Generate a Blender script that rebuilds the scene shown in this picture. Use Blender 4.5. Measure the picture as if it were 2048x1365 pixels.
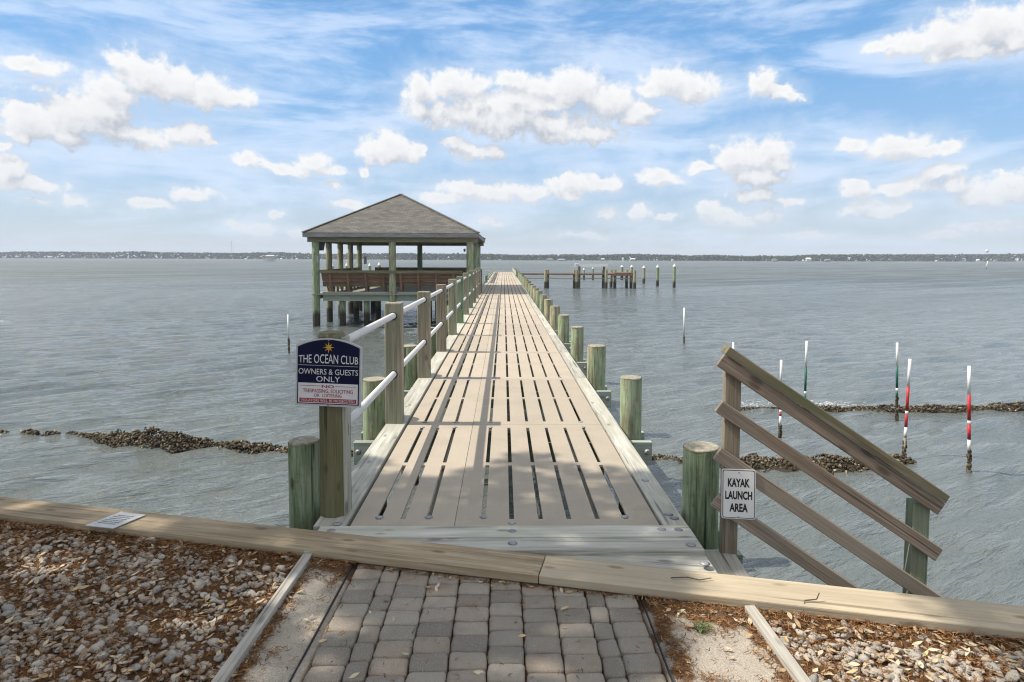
import bpy, math, random
import numpy as np
rng = np.random.default_rng(7); random.seed(7)
SC = bpy.context.scene; COL = SC.collection
for o in list(bpy.data.objects): bpy.data.objects.remove(o)

# ------------------------------------------------------------------ camera, sky, sun, exposure
FPX, PW, PH = 1260., 2048., 1365.
PITCH, YAW, ROLL, SHY = math.radians(3.4), math.radians(-.773), math.radians(-.17), -.04497
CAM = np.array([0, 0, 1.65])
def Rx(a): c, s = math.cos(a), math.sin(a); return np.array([[1,0,0],[0,c,-s],[0,s,c]])
def Rz(a): c, s = math.cos(a), math.sin(a); return np.array([[c,-s,0],[s,c,0],[0,0,1]])
RC = Rz(YAW) @ Rx(math.pi/2-PITCH) @ Rz(-ROLL)
from mathutils import Matrix, Vector
cd = bpy.data.cameras.new('camera'); cam = bpy.data.objects.new('camera', cd); COL.objects.link(cam)
cd.sensor_width = 36; cd.lens = FPX*36/PW; cd.shift_y = SHY; cd.clip_start = .05; cd.clip_end = 6000
M4 = Matrix([list(RC[i])+[CAM[i]] for i in range(3)]+[[0,0,0,1]]); cam.matrix_world = M4
SC.camera = cam
def ray(px, py): return RC @ np.array([(px-PW/2)/FPX, (PH/2-py+SHY*PW)/FPX, -1.])
def at_z(px, py, z): r = ray(px,py); return CAM + r*(z-CAM[2])/r[2]
def at_y(px, py, y): r = ray(px,py); return CAM + r*y/r[1]
def at_pl(px, py, p, n): r = ray(px,py); return CAM + r*(np.dot(np.array(p)-CAM, n)/np.dot(r, n))

SUN_EL, SUN_AZ = math.radians(50.8), math.radians(-88)      # azimuth clockwise from +Y
SUN_DIR = np.array([math.cos(SUN_EL)*math.sin(SUN_AZ), math.cos(SUN_EL)*math.cos(SUN_AZ), math.sin(SUN_EL)])
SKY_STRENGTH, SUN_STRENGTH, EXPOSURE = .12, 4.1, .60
sl = bpy.data.lights.new('sun', 'SUN'); so = bpy.data.objects.new('sun', sl); COL.objects.link(so)
sl.energy = SUN_STRENGTH; sl.angle = math.radians(.5); sl.color = (1, .93, .82)
so.rotation_euler = Vector(SUN_DIR).to_track_quat('Z', 'Y').to_euler(); so.location = (-20, 0, 25)
SC.view_settings.view_transform = 'Standard'; SC.view_settings.look = 'None'
SC.view_settings.exposure = EXPOSURE; SC.view_settings.gamma = 1
SC.render.engine = 'CYCLES'; SC.cycles.use_denoising = True; SC.cycles.denoising_prefilter = 'ACCURATE'; SC.cycles.filter_width = 1.15
SC.cycles.max_bounces = 6; SC.cycles.diffuse_bounces = 3; SC.cycles.glossy_bounces = 3; SC.cycles.transparent_max_bounces = 4
SC.cycles.caustics_reflective = False; SC.cycles.caustics_refractive = False

class NT:
    """small helper for wiring nodes"""
    def __init__(s, nt): s.nt = nt
    def n(s, t, **kw):
        nd = s.nt.nodes.new(t)
        for k, v in kw.items(): setattr(nd, k, v)
        return nd
    def set(s, sock, v):
        if isinstance(v, bpy.types.NodeSocket): s.nt.links.new(v, sock)
        elif v is not None: sock.default_value = v
    def m(s, op, a, b=None, c=None, clamp=False):
        nd = s.n('ShaderNodeMath', operation=op); nd.use_clamp = clamp
        s.set(nd.inputs[0], a); s.set(nd.inputs[1], b); s.set(nd.inputs[2], c); return nd.outputs[0]
    def vm(s, op, a, b=None, out=0):
        nd = s.n('ShaderNodeVectorMath', operation=op); s.set(nd.inputs[0], a)
        if b is not None:
            if op == 'SCALE': s.set(nd.inputs['Scale'], b)
            else: s.set(nd.inputs[1], b)
        return nd.outputs[out]
    def noise(s, v, scale, detail=4, rough=.5, dist=0, col=False):
        nd = s.n('ShaderNodeTexNoise'); s.set(nd.inputs['Vector'], v); s.set(nd.inputs['Scale'], scale)
        s.set(nd.inputs['Detail'], detail); s.set(nd.inputs['Roughness'], rough); s.set(nd.inputs['Distortion'], dist)
        return nd.outputs['Color' if col else 'Fac']
    def ss(s, x, a, b, lo=0., hi=1.):
        nd = s.n('ShaderNodeMapRange', interpolation_type='SMOOTHSTEP'); s.set(nd.inputs[0], x)
        for i, v in enumerate((a, b, lo, hi)): s.set(nd.inputs[i+1], v)
        return nd.outputs[0]
    def mix(s, f, a, b, mode='MIX'):
        nd = s.n('ShaderNodeMix', data_type='RGBA', blend_type=mode); s.set(nd.inputs[0], f)
        s.set(nd.inputs[6], c4(a)); s.set(nd.inputs[7], c4(b)); return nd.outputs[2]
    def ramp(s, x, stops):
        nd = s.n('ShaderNodeValToRGB'); s.set(nd.inputs[0], x); e = nd.color_ramp.elements
        while len(e) < len(stops): e.new(.5)
        for el, (p, c) in zip(e, stops): el.position = p; el.color = c4(c)
        return nd.outputs[0]
    def comb(s, x, y, z=0.):
        nd = s.n('ShaderNodeCombineXYZ'); s.set(nd.inputs[0], x); s.set(nd.inputs[1], y); s.set(nd.inputs[2], z); return nd.outputs[0]
    def sep(s, v):
        nd = s.n('ShaderNodeSeparateXYZ'); s.set(nd.inputs[0], v); return nd.outputs
def c4(c):
    if isinstance(c, bpy.types.NodeSocket): return c
    return tuple(c)+(1.,) if len(c) == 3 else tuple(c)

# clouds: (x, y, rx, ry) as seen from the seawall, turned into directions on the sky
CLOUDS = [(55,240,95,50),(150,235,110,58),(215,190,70,45),(285,150,58,48),(340,175,75,45),(415,185,60,38),(470,195,42,22),(130,275,80,28),(250,270,110,28),(370,268,60,28),(405,278,32,14),(200,225,90,45),
 (70,132,66,17),(25,345,55,30),(75,368,48,20),(140,405,34,14),(45,278,28,15),(5,300,30,20),(70,402,30,7),
 (295,412,42,13),(390,395,50,16),(500,320,40,13),(560,335,60,13),(625,325,46,22),(660,342,34,11),(785,300,66,32),(728,344,15,13),(664,374,18,9),(835,300,18,20),
 (850,180,45,30),(900,165,55,26),(945,172,40,20),(850,222,48,22),(930,225,90,40),(1025,165,50,20),(1080,175,50,25),(1150,180,66,48),(1210,205,66,42),(1270,232,62,24),(1010,240,110,45),(1100,250,120,40),(1180,268,90,24),(1050,215,90,38),
 (1340,165,52,32),(1385,185,58,30),(1310,182,28,18),(1520,170,28,24),(1550,188,38,14),(1580,198,22,8),
 (930,290,42,18),(975,308,48,24),(900,280,26,12),(930,378,60,20),(990,385,72,22),(1060,388,36,18),(890,400,50,14),
 (1110,372,24,18),(1150,362,44,22),(1200,372,42,17),(1140,390,40,12),(1318,357,44,18),
 (1475,315,48,34),(1530,305,52,34),(1560,325,34,34),(1520,350,66,26),(1400,330,40,12),(1510,388,56,20),(1565,402,36,10),
 (1412,420,32,24),(1445,435,46,20),(1535,430,40,22),(1490,440,40,14),(1215,428,26,12),(1275,430,36,14),(1330,438,28,9),
 (1960,58,80,42),(1890,72,70,40),(2030,75,60,45),(1820,92,60,26),(1950,100,110,24),(1765,88,36,16),(2060,50,60,34),
 (1700,292,42,16),(1790,290,66,26),(1850,305,46,18),(1890,296,30,22),(1720,378,40,20),(1810,372,60,20),(1880,355,54,26),(1920,368,34,26),(1750,420,80,20),(1800,412,36,16),(1990,385,70,34),(1950,400,50,18),(2020,352,22,10),(2040,380,60,40),(1980,450,90,18),(1880,470,50,9),
 (480,458,30,8),(525,458,30,12),(592,465,22,8),(548,428,18,8),(700,408,40,12),(1600,470,70,8),(1180,470,60,6),(985,445,40,10)]
w = bpy.data.worlds.new('World'); SC.world = w; w.use_nodes = True
T = NT(w.node_tree); w.node_tree.nodes.clear()
def azel(px, py):
    r = ray(px, py); r = r/np.linalg.norm(r); return math.atan2(r[0], r[1]), math.asin(r[2])
ng = bpy.data.node_groups.new('cloud_density', 'ShaderNodeTree')
ng.interface.new_socket('P', in_out='INPUT', socket_type='NodeSocketVector')
ng.interface.new_socket('D', in_out='OUTPUT', socket_type='NodeSocketFloat')
G = NT(ng); gi = G.n('NodeGroupInput'); go = G.n('NodeGroupOutput')
P = gi.outputs[0]
wv = G.vm('SUBTRACT', G.noise(P, 16, 3, .55, col=True), (.5,.5,.5)); wv2 = G.vm('SUBTRACT', G.noise(P, 55, 3, .6, col=True), (.5,.5,.5))
Q = G.vm('ADD', P, G.vm('ADD', G.vm('MULTIPLY', wv, (.055,.034,0)), G.vm('MULTIPLY', wv2, (.022,.018,0))))
acc = None
for (x, y, rx, ry) in CLOUDS:
    a, e = azel(x, y); k = FPX*1.0
    sx = rx/k*math.cos(math.atan((x-1007)/FPX))**2*1.20; sy = ry/k*math.cos(math.atan((x-1007)/FPX))*1.20
    q = G.vm('MULTIPLY', G.vm('SUBTRACT', Q, (a, e, 0)), (1/sx, 1/sy, 0))
    L = G.vm('LENGTH', q, out=1); 
    acc = L if acc is None else G.m('SMOOTH_MIN', acc, L, .22)
fb = G.noise(P, 40, 9, .66)
d = G.m('ADD', G.m('SUBTRACT', 1., acc), G.m('MULTIPLY', G.m('SUBTRACT', fb, .5), 1.5))
G.set(go.inputs[0], d)
tc = T.n('ShaderNodeTexCoord'); dirv = tc.outputs['Generated']; X, Y, Z = T.sep(dirv)
az = T.m('ARCTAN2', X, Y); el = T.m('ARCSINE', Z)
def dens(v):
    g = T.n('ShaderNodeGroup'); g.node_tree = ng; T.set(g.inputs[0], v); return g.outputs[0]
pv = T.comb(az, el, 0.)
d0 = dens(pv); d1 = dens(T.vm('ADD', pv, (-.006, .016, 0)))
sky = T.n('ShaderNodeTexSky', sky_type='NISHITA'); sky.sun_disc = False
sky.sun_elevation = SUN_EL; sky.sun_rotation = SUN_AZ; sky.air_density = 1.0; sky.dust_density = .6; sky.ozone_density = 1.5
# clear-air colour by height, whitened overhead as added fill light, blended with physical sky
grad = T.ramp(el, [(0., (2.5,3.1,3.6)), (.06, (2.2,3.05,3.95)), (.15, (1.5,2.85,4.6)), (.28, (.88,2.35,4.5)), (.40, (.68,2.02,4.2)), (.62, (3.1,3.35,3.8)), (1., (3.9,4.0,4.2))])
base = T.mix(.8, sky.outputs[0], grad)
# thin high cirrus in long streaks
cv = T.vm('MULTIPLY', pv, (2.2, 9., 0)); cn = T.noise(T.vm('ADD', cv, (3.1, 1.7, 0)), 1.6, 7, .62, .6)
cn2 = T.noise(T.vm('MULTIPLY', pv, (5., 26., 0)), 1.5, 6, .6, .4)
ci = T.m('MULTIPLY', T.ss(T.m('ADD', cn, T.m('MULTIPLY', T.m('SUBTRACT', cn2, .5), .35)), .40, .66), .62)
base = T.mix(ci, base, (4.4, 5.1, 6.2))
lit0 = T.ss(T.m('SUBTRACT', d0, dens(T.vm('ADD', pv, (-.012, .038, 0)))), -.5, .4)
alpha = T.m('MULTIPLY', T.ss(T.m('SUBTRACT', d0, T.m('MULTIPLY', T.m('SUBTRACT', 1., lit0), .26)), -.04, .46), T.ss(el, .015, .10, .55, 1.))
veil = T.m('MULTIPLY', T.ss(d0, -1.2, .35), .38); base = T.mix(veil, base, (4.3, 4.8, 5.5))
lit = T.m('ADD', T.m('MULTIPLY', T.ss(T.m('SUBTRACT', d0, d1), -.5, .45), .5), T.m('MULTIPLY', lit0, .55))
core = T.ss(d0, .35, 1.1)
tone = T.m('SUBTRACT', T.m('ADD', -.20, T.m('MULTIPLY', lit, 1.12)), T.m('MULTIPLY', core, .20), clamp=True)
ccol = T.mix(tone, (2.9,3.1,3.5), (5.5,5.5,5.5))
ccol = T.mix(T.ss(el, .0, .14, .5, 0.), ccol, (4.3, 4.55, 4.8))
side = T.m('MULTIPLY', T.ss(T.m('ABSOLUTE', az), .95, 1.35), T.m('MULTIPLY', T.ss(el, .02, .2), T.ss(T.noise(dirv, 3.2, 6, .6), .36, .56)))   # unseen broken cloud added beside and behind the view to lift fill light
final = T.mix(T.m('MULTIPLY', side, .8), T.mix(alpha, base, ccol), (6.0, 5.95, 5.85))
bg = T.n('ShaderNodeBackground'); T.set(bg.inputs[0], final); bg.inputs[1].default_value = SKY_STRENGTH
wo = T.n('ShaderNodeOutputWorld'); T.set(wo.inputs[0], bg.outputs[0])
w.cycles.sampling_method = 'MANUAL'; w.cycles.sample_map_resolution = 512

# ------------------------------------------------------------------ materials
MATS = {}
def mat(name, fn, rough=.8, spec=.3, **kw):
    m = bpy.data.materials.new(name); m.use_nodes = True; nt = m.node_tree; T = NT(nt)
    b = nt.nodes['Principled BSDF']; b.inputs['Roughness'].default_value = rough; b.inputs['Specular IOR Level'].default_value = spec
    for k, v in kw.items(): b.inputs[k].default_value = v
    r = fn(T, b)
    if r is not None: T.set(b.inputs['Base Color'], c4(r))
    MATS[name] = m; return m
def attr(T, name, out='Vector'):
    a = T.n('ShaderNodeAttribute'); a.attribute_name = name; return a.outputs[out]
def bump(T, b, h, dist, strength=1.):
    nd = T.n('ShaderNodeBump'); nd.inputs['Distance'].default_value = dist; nd.inputs['Strength'].default_value = strength
    T.set(nd.inputs['Height'], h); T.set(b.inputs['Normal'], nd.outputs[0])
def plain(name, col, rough=.5, var=.12, **kw):  # small uneven tone so nothing is perfectly flat
    def f(T, b):
        n = T.noise(T.n('ShaderNodeNewGeometry').outputs['Position'], 9, 5, .6)
        return T.mix(T.ss(n, .3, .7), tuple(c*(1-var) for c in col), tuple(min(1, c*(1+var)) for c in col))
    return mat(name, f, rough, **kw)
def wood(name, dark, mid, light, tint=None, tint_amt=.5, rings=26., rough=.85, cracks=.6, bumpd=.004, knots=.6):
    def f(T, b):
        g = attr(T, 'gc'); r = attr(T, 'rnd', 'Fac')
        fine = T.noise(T.vm('MULTIPLY', g, (3., rings*6, rings*6)), 1., 5, .65)
        ring = T.noise(T.vm('MULTIPLY', g, (1.1, rings, rings)), 1., 3, .5, .9)
        blot = T.noise(T.vm('MULTIPLY', g, (1.7, 5., 5.)), 1., 4, .6)
        h = T.m('ADD', T.m('MULTIPLY', fine, .5), T.m('MULTIPLY', ring, .5))
        c = T.ramp(h, [(.37, dark), (.5, mid), (.63, light)])
        c = T.mix(T.ss(blot, .35, .7, 0., .45), c, tuple(x*.72 for x in mid))
        if tint: c = T.mix(T.ss(T.m('ADD', blot, T.m('MULTIPLY', T.m('SUBTRACT', r, .5), .3)), .42, .62, 0., tint_amt), c, tint)
        vor = T.n('ShaderNodeTexVoronoi'); T.set(vor.inputs['Vector'], T.vm('MULTIPLY', g, (3.2, 9., 9.))); vor.inputs['Scale'].default_value = 1.
        kn = T.ss(vor.outputs['Distance'], .08, .20, knots, 0.)
        c = T.mix(kn, c, tuple(x*.4 for x in dark))
        crk = T.noise(T.vm('MULTIPLY', g, (.9, 34., 34.)), 1., 2, .4)
        ck = T.ss(crk, .28, .34, cracks, 0.)
        c = T.mix(ck, c, tuple(x*.28 for x in dark))
        br = T.m('ADD', .84, T.m('MULTIPLY', r, .32)); c = T.mix(1., c, T.comb(br, br, br), 'MULTIPLY')
        bump(T, b, T.m('SUBTRACT', h, T.m('MULTIPLY', ck, .6)), bumpd, .8)
        return c
    return mat(name, f, rough, .25)
wood('weathered_wood', (.17,.155,.13), (.34,.32,.275), (.47,.45,.39), (.30,.34,.26), .4)
wood('curb_wood', (.24,.225,.19), (.42,.405,.35), (.56,.545,.485), (.36,.36,.28), .35)
wood('post_wood', (.13,.105,.075), (.27,.225,.165), (.38,.33,.26), (.20,.26,.17), .35)
wood('green_post_wood', (.10,.14,.09), (.20,.27,.17), (.30,.36,.25), (.30,.26,.19), .4)
wood('sign_post_wood', (.06,.05,.028), (.165,.135,.075), (.29,.25,.16), (.09,.095,.045), .6)
wood('cap_wood', (.24,.18,.105), (.41,.32,.205), (.54,.445,.31), (.33,.29,.22), .55, rings=20, cracks=.5, bumpd=.006)
wood('rail_wood', (.105,.078,.056), (.235,.18,.135), (.345,.28,.22), (.21,.19,.155), .45, rings=22, cracks=.6, bumpd=.006)
wood('dark_rail_wood', (.075,.065,.038), (.165,.142,.09), (.25,.22,.15), (.12,.13,.065), .5, rings=20)
wood('rust_wood', (.11,.06,.035), (.24,.135,.085), (.34,.21,.14), (.20,.15,.11), .4, rings=14)
wood('beam_wood', (.19,.23,.19), (.35,.41,.35), (.46,.51,.44), (.32,.29,.23), .35)
wood('fascia_wood', (.16,.155,.155), (.285,.28,.28), (.38,.37,.37), (.22,.19,.165), .5)
wood('edging_wood', (.27,.245,.205), (.44,.41,.35), (.56,.53,.47), (.36,.35,.29), .4)
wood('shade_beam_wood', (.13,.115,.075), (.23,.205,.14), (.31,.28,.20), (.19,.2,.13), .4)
def f_pile(T, b):
    g = attr(T, 'gc'); r = attr(T, 'rnd', 'Fac'); pz = T.sep(T.n('ShaderNodeNewGeometry').outputs['Position'])[2]
    st = T.noise(T.vm('MULTIPLY', g, (2.4, 24., 24.)), 1., 6, .66); fi = T.noise(T.vm('MULTIPLY', g, (5., 160., 160.)), 1., 3, .6)
    bl = T.noise(T.vm('MULTIPLY', g, (1.9, 7., 7.)), 1., 4, .6)
    h = T.m('ADD', T.m('MULTIPLY', st, .65), T.m('MULTIPLY', fi, .35))
    c = T.ramp(h, [(.36, (.12,.165,.085)), (.48, (.27,.345,.20)), (.61, (.47,.52,.36))])
    c = T.mix(T.ss(T.m('ADD', bl, T.m('MULTIPLY', T.m('SUBTRACT', r, .5), .35)), .44, .62, 0., .8), c, T.ramp(h, [(.37, (.15,.115,.065)), (.63, (.43,.38,.27))]))
    crk = T.ss(T.noise(T.vm('MULTIPLY', g, (.8, 30., 30.)), 1., 3, .45), .30, .36, .85, 0.)
    c = T.mix(T.ss(T.noise(g, 14., 5, .7), .52, .70, 0., .45), c, (.12,.13,.075))
    c = T.mix(crk, c, (.035,.045,.025))
    vor = T.n('ShaderNodeTexVoronoi'); T.set(vor.inputs['Vector'], T.vm('MULTIPLY', g, (3.0, 7., 7.))); vor.inputs['Scale'].default_value = 1.
    c = T.mix(T.ss(vor.outputs['Distance'], .07, .17, .75, 0.), c, (.07,.06,.03))
    zz = T.m('ADD', pz, T.m('MULTIPLY', T.m('SUBTRACT', bl, .5), .5))
    wet = T.ss(zz, -.95, -.70, 1., 0.)
    bar = T.ss(T.noise(g, 55, 3, .6), .56, .63, 0., .6)
    c = T.mix(wet, c, T.mix(bar, (.035,.03,.02), (.33,.31,.26)))
    br = T.m('ADD', .68, T.m('MULTIPLY', r, .42)); c = T.mix(1., c, T.comb(br, br, br), 'MULTIPLY')
    bump(T, b, T.m('SUBTRACT', T.m('ADD', h, T.m('MULTIPLY', wet, T.noise(g, 60, 3))), T.m('MULTIPLY', crk, .8)), .006, .9); return c
mat('pile_wood', f_pile, .85, .25)
def f_end(T, b):
    g = T.n('ShaderNodeNewGeometry').outputs['Position']; n = T.noise(g, 30, 5, .7)
    return T.ramp(n, [(.3, (.12,.105,.07)), (.5, (.29,.265,.20)), (.7, (.43,.40,.32))])
mat('end_grain', f_end, .9)
def f_deck(T, b):
    g = T.n('ShaderNodeNewGeometry').outputs['Position']; r = attr(T, 'rnd', 'Fac')
    n = T.noise(g, 260, 3, .7); l = T.noise(g, 2.2, 5, .6); st = T.noise(T.vm('MULTIPLY', g, (60., 1., 1.)), 1., 3, .5)
    c = T.ramp(T.m('ADD', T.m('MULTIPLY', n, .85), T.m('MULTIPLY', st, .15)), [(.3, (.365,.31,.24)), (.7, (.475,.41,.325))])
    c = T.mix(T.ss(l, .42, .72, 0., .5), c, (.33,.285,.225)); c = T.mix(T.ss(T.noise(g, 9., 6, .7), .60, .74, 0., .35), c, (.27,.235,.19)); c = T.mix(T.ss(T.noise(g, 38., 3, .6), .70, .76, 0., .5), c, (.24,.20,.15))
    br = T.m('ADD', .89, T.m('MULTIPLY', r, .20)); c = T.mix(1., c, T.comb(br, br, br), 'MULTIPLY')
    bump(T, b, n, .0025, .7); return c
mat('composite_deck', f_deck, .75, .3)
def f_shingle(T, b):
    g = attr(T, 'gc'); br = T.n('ShaderNodeTexBrick'); T.set(br.inputs['Vector'], g); br.inputs['Scale'].default_value = 1.
    br.inputs['Color1'].default_value = (.062,.06,.056,1); br.inputs['Color2'].default_value = (.155,.150,.135,1); br.inputs['Mortar'].default_value = (.06,.055,.05,1)
    br.inputs['Mortar Size'].default_value = .02; br.inputs['Brick Width'].default_value = .31; br.inputs['Row Height'].default_value = .16; br.inputs['Bias'].default_value = -.1
    n = T.noise(g, 90, 4, .7); l = T.noise(g, 1.3, 4, .6)
    c = T.mix(T.ss(n, .3, .7, 0., .5), br.outputs['Color'], (.18,.173,.155)); c = T.mix(T.ss(l, .4, .7, 0., .3), c, (.16,.15,.12))
    row = T.m('FRACT', T.m('DIVIDE', T.sep(g)[1], .16)); bump(T, b, T.m('ADD', T.m('MULTIPLY', row, -.7), T.m('MULTIPLY', n, .25)), .02, .9); return c
mat('shingles', f_shingle, .9, .2)
def f_water(T, b):
    g = T.n('ShaderNodeNewGeometry').outputs['Position']
    rot = T.n('ShaderNodeMapping'); rot.inputs['Rotation'].default_value = (0,0,math.radians(-30)); T.set(rot.inputs[0], g); v = rot.outputs[0]
    a = T.noise(T.vm('MULTIPLY', v, (1.3, 5.2, 1.)), 1., 5, .60, .35); c2 = T.noise(T.vm('MULTIPLY', v, (4., 17., 1.)), 1., 4, .62, .3)
    big = T.noise(T.vm('MULTIPLY', v, (.16, .5, 1.)), 1., 3, .55)
    h = T.m('ADD', T.m('ADD', T.m('MULTIPLY', a, .62), T.m('MULTIPLY', c2, .26)), T.m('MULTIPLY', big, .5))
    h = T.m('MULTIPLY', h, T.ss(T.sep(g)[1], 5., 60., .55, 1.3)); bump(T, b, h, .36, 1.)      # calmer close to the wall, choppier in open water
    l = T.noise(T.vm('MULTIPLY', v, (.02, .07, 1.)), 1., 4, .6)
    pt = T.noise(T.vm('MULTIPLY', v, (.05, .34, 1.)), 1., 6, .68)          # cat's-paws: wind patches where the chop is rougher
    yy = T.sep(g)[1]; T.set(b.inputs['Roughness'], T.m('ADD', T.ss(yy, 15., 130., .045, .30), T.m('MULTIPLY', T.ss(yy, 20., 90., 0., .30), T.ss(pt, .36, .64))))
    c = T.mix(T.ss(l, .35, .65), (.104,.120,.112), (.130,.145,.134)); return T.mix(T.m('MULTIPLY', T.ss(pt, .40, .66), T.ss(yy, 10., 80., .1, .55)), c, (.075,.092,.082))
mat('water', f_water, .045, .5, IOR=1.55)
def f_sand(T, b):
    g = T.n('ShaderNodeNewGeometry').outputs['Position']; n = T.noise(g, 140, 5, .75); l = T.noise(g, 5, 6, .65); s = T.noise(g, 32, 4, .7)
    c = T.ramp(n, [(.3, (.28,.235,.18)), (.5, (.45,.395,.32)), (.7, (.62,.565,.48))])
    x = T.sep(g)[0]
    bed = T.m('MAXIMUM', T.m('MAXIMUM', T.ss(x, -1.13, -1.05, 1., 0.), T.ss(x, 1.13, 1.2)), T.m('MULTIPLY', T.ss(x, -.82, -.80), T.ss(x, .665, .685, 1., 0.)))
    lt = attr(T, 'rnd', 'Fac'); f = T.m('MAXIMUM', T.ss(T.m('ADD', T.m('ADD', T.m('MULTIPLY', l, .35), T.m('MULTIPLY', s, .45)), T.m('MULTIPLY', lt, .55)), .62, .80, 0., .92), bed)
    dirt = T.ramp(n, [(.3, (.06,.031,.015)), (.55, (.145,.078,.037)), (.75, (.25,.15,.08))])
    bump(T, b, T.m('ADD', n, T.m('MULTIPLY', l, 1.5)), .012, .8); return T.mix(f, c, dirt)
mat('sand', f_sand, .95, .1)
def f_paver(T, b):
    g = T.n('ShaderNodeNewGeometry').outputs['Position']; r = attr(T, 'rnd', 'Fac'); n = T.noise(g, 170, 4, .75); l = T.noise(g, 11, 5, .6)
    c = T.ramp(r, [(0., (.19,.168,.14)), (.3, (.275,.243,.20)), (.55, (.30,.243,.19)), (.8, (.345,.305,.25)), (1., (.24,.195,.155))])
    c = T.mix(T.ss(T.noise(g, 330, 2, .6), .56, .66, 0., .6), c, (.60,.57,.51)); c = T.mix(T.ss(n, .28, .45, .5, 0.), c, (.12,.11,.095))
    c = T.mix(T.ss(l, .45, .7, 0., .4), c, (.22,.17,.125)); bump(T, b, T.m('ADD', n, l), .006, .9); return c
mat('paver', f_paver, .9, .2)
def f_stone(T, b):
    g = T.n('ShaderNodeNewGeometry').outputs['Position']; r = attr(T, 'rnd', 'Fac'); n = T.noise(g, 130, 5, .7); s = T.noise(g, 420, 2, .6)
    c = T.ramp(r, [(0., (.25,.24,.215)), (.3, (.38,.35,.305)), (.55, (.50,.44,.36)), (.75, (.42,.32,.225)), (1., (.62,.58,.51))])
    c = T.mix(T.ss(n, .42, .68, 0., .5), c, (.19,.165,.14)); c = T.mix(T.ss(s, .55, .7, 0., .4), c, (.68,.66,.63)); bump(T, b, n, .008, .9); return c
mat('stone', f_stone, .9, .2)
mat('leaf_litter', lambda T, b: T.mix(.25, T.ramp(attr(T, 'rnd', 'Fac'), [(0., (.20,.11,.05)), (.25, (.36,.24,.12)), (.5, (.52,.42,.27)), (.7, (.60,.50,.36)), (.88, (.55,.33,.09)), (1., (.40,.42,.25))]), T.ramp(T.noise(T.n('ShaderNodeNewGeometry').outputs['Position'], 90, 3), [(.3, (.2,.13,.07)), (.7, (.6,.5,.35))])), .7)
mat('catkin', lambda T, b: T.ramp(attr(T, 'rnd', 'Fac'), [(0., (.07,.032,.013)), (.4, (.17,.080,.032)), (.8, (.28,.14,.058)), (1., (.40,.24,.12))]), .9, .1)
mat('oyster', lambda T, b: T.ramp(attr(T, 'rnd', 'Fac'), [(0., (.022,.017,.010)), (.45, (.075,.057,.034)), (.72, (.15,.12,.075)), (.92, (.28,.24,.165)), (1., (.55,.52,.45))]), .75)
mat('far_leaf', lambda T, b: T.ramp(attr(T, 'rnd', 'Fac'), [(0., (.028,.042,.028)), (.5, (.048,.068,.042)), (.8, (.075,.092,.05)), (1., (.10,.09,.06))]), .95, .05)
mat('oak_leaf', lambda T, b: T.ramp(attr(T, 'rnd', 'Fac'), [(0., (.03,.06,.02)), (1., (.09,.13,.04))]), .6)
mat('grass_blade', lambda T, b: T.ramp(attr(T, 'rnd', 'Fac'), [(0., (.06,.10,.025)), (1., (.17,.22,.07))]), .6)
wood('bark', (.06,.05,.04), (.13,.11,.09), (.2,.175,.15), None, rings=8, bumpd=.02)
plain('white_pvc', (.64,.64,.635), .45, .06); plain('faded_plate', (.50,.50,.485), .6, .18); plain('worn_ink', (.20,.20,.205), .7, .3); plain('bright_white', (.88,.88,.87), .5, .03); plain('white_paint', (.74,.74,.72), .5, .08); plain('red_paint', (.42,.028,.03), .5, .25)
plain('green_paint', (.018,.115,.075), .5, .2); plain('steel', (.31,.31,.31), .55, .25, Metallic=.5); plain('black_plastic', (.025,.025,.028), .5)
plain('grey_metal', (.36,.37,.38), .5); plain('dark_box', (.05,.05,.055), .6); plain('sign_white', (.66,.66,.655), .45, .05); plain('sign_grey', (.50,.50,.51), .45, .05)
plain('sign_navy', (.005,.007,.034), .6, .1, **{'Specular IOR Level': .15}); plain('sign_black', (.014,.014,.014), .5); plain('sign_red', (.29,.02,.03), .45, .08); plain('sign_yellow', (.75,.52,.07), .45); plain('sign_amber', (.42,.22,.02), .45)
plain('house_wall', (.62,.62,.63), .8); plain('house_grey', (.30,.32,.36), .8); plain('house_tan', (.46,.40,.33), .8); plain('house_roof', (.22,.22,.23), .8); plain('tower_white', (.66,.72,.76), .5); plain('pale_roof', (.42,.45,.44), .6)
plain('rust_red', (.30,.14,.09), .7, .3); plain('shore_sand', (.15,.16,.13), .9)

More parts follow.
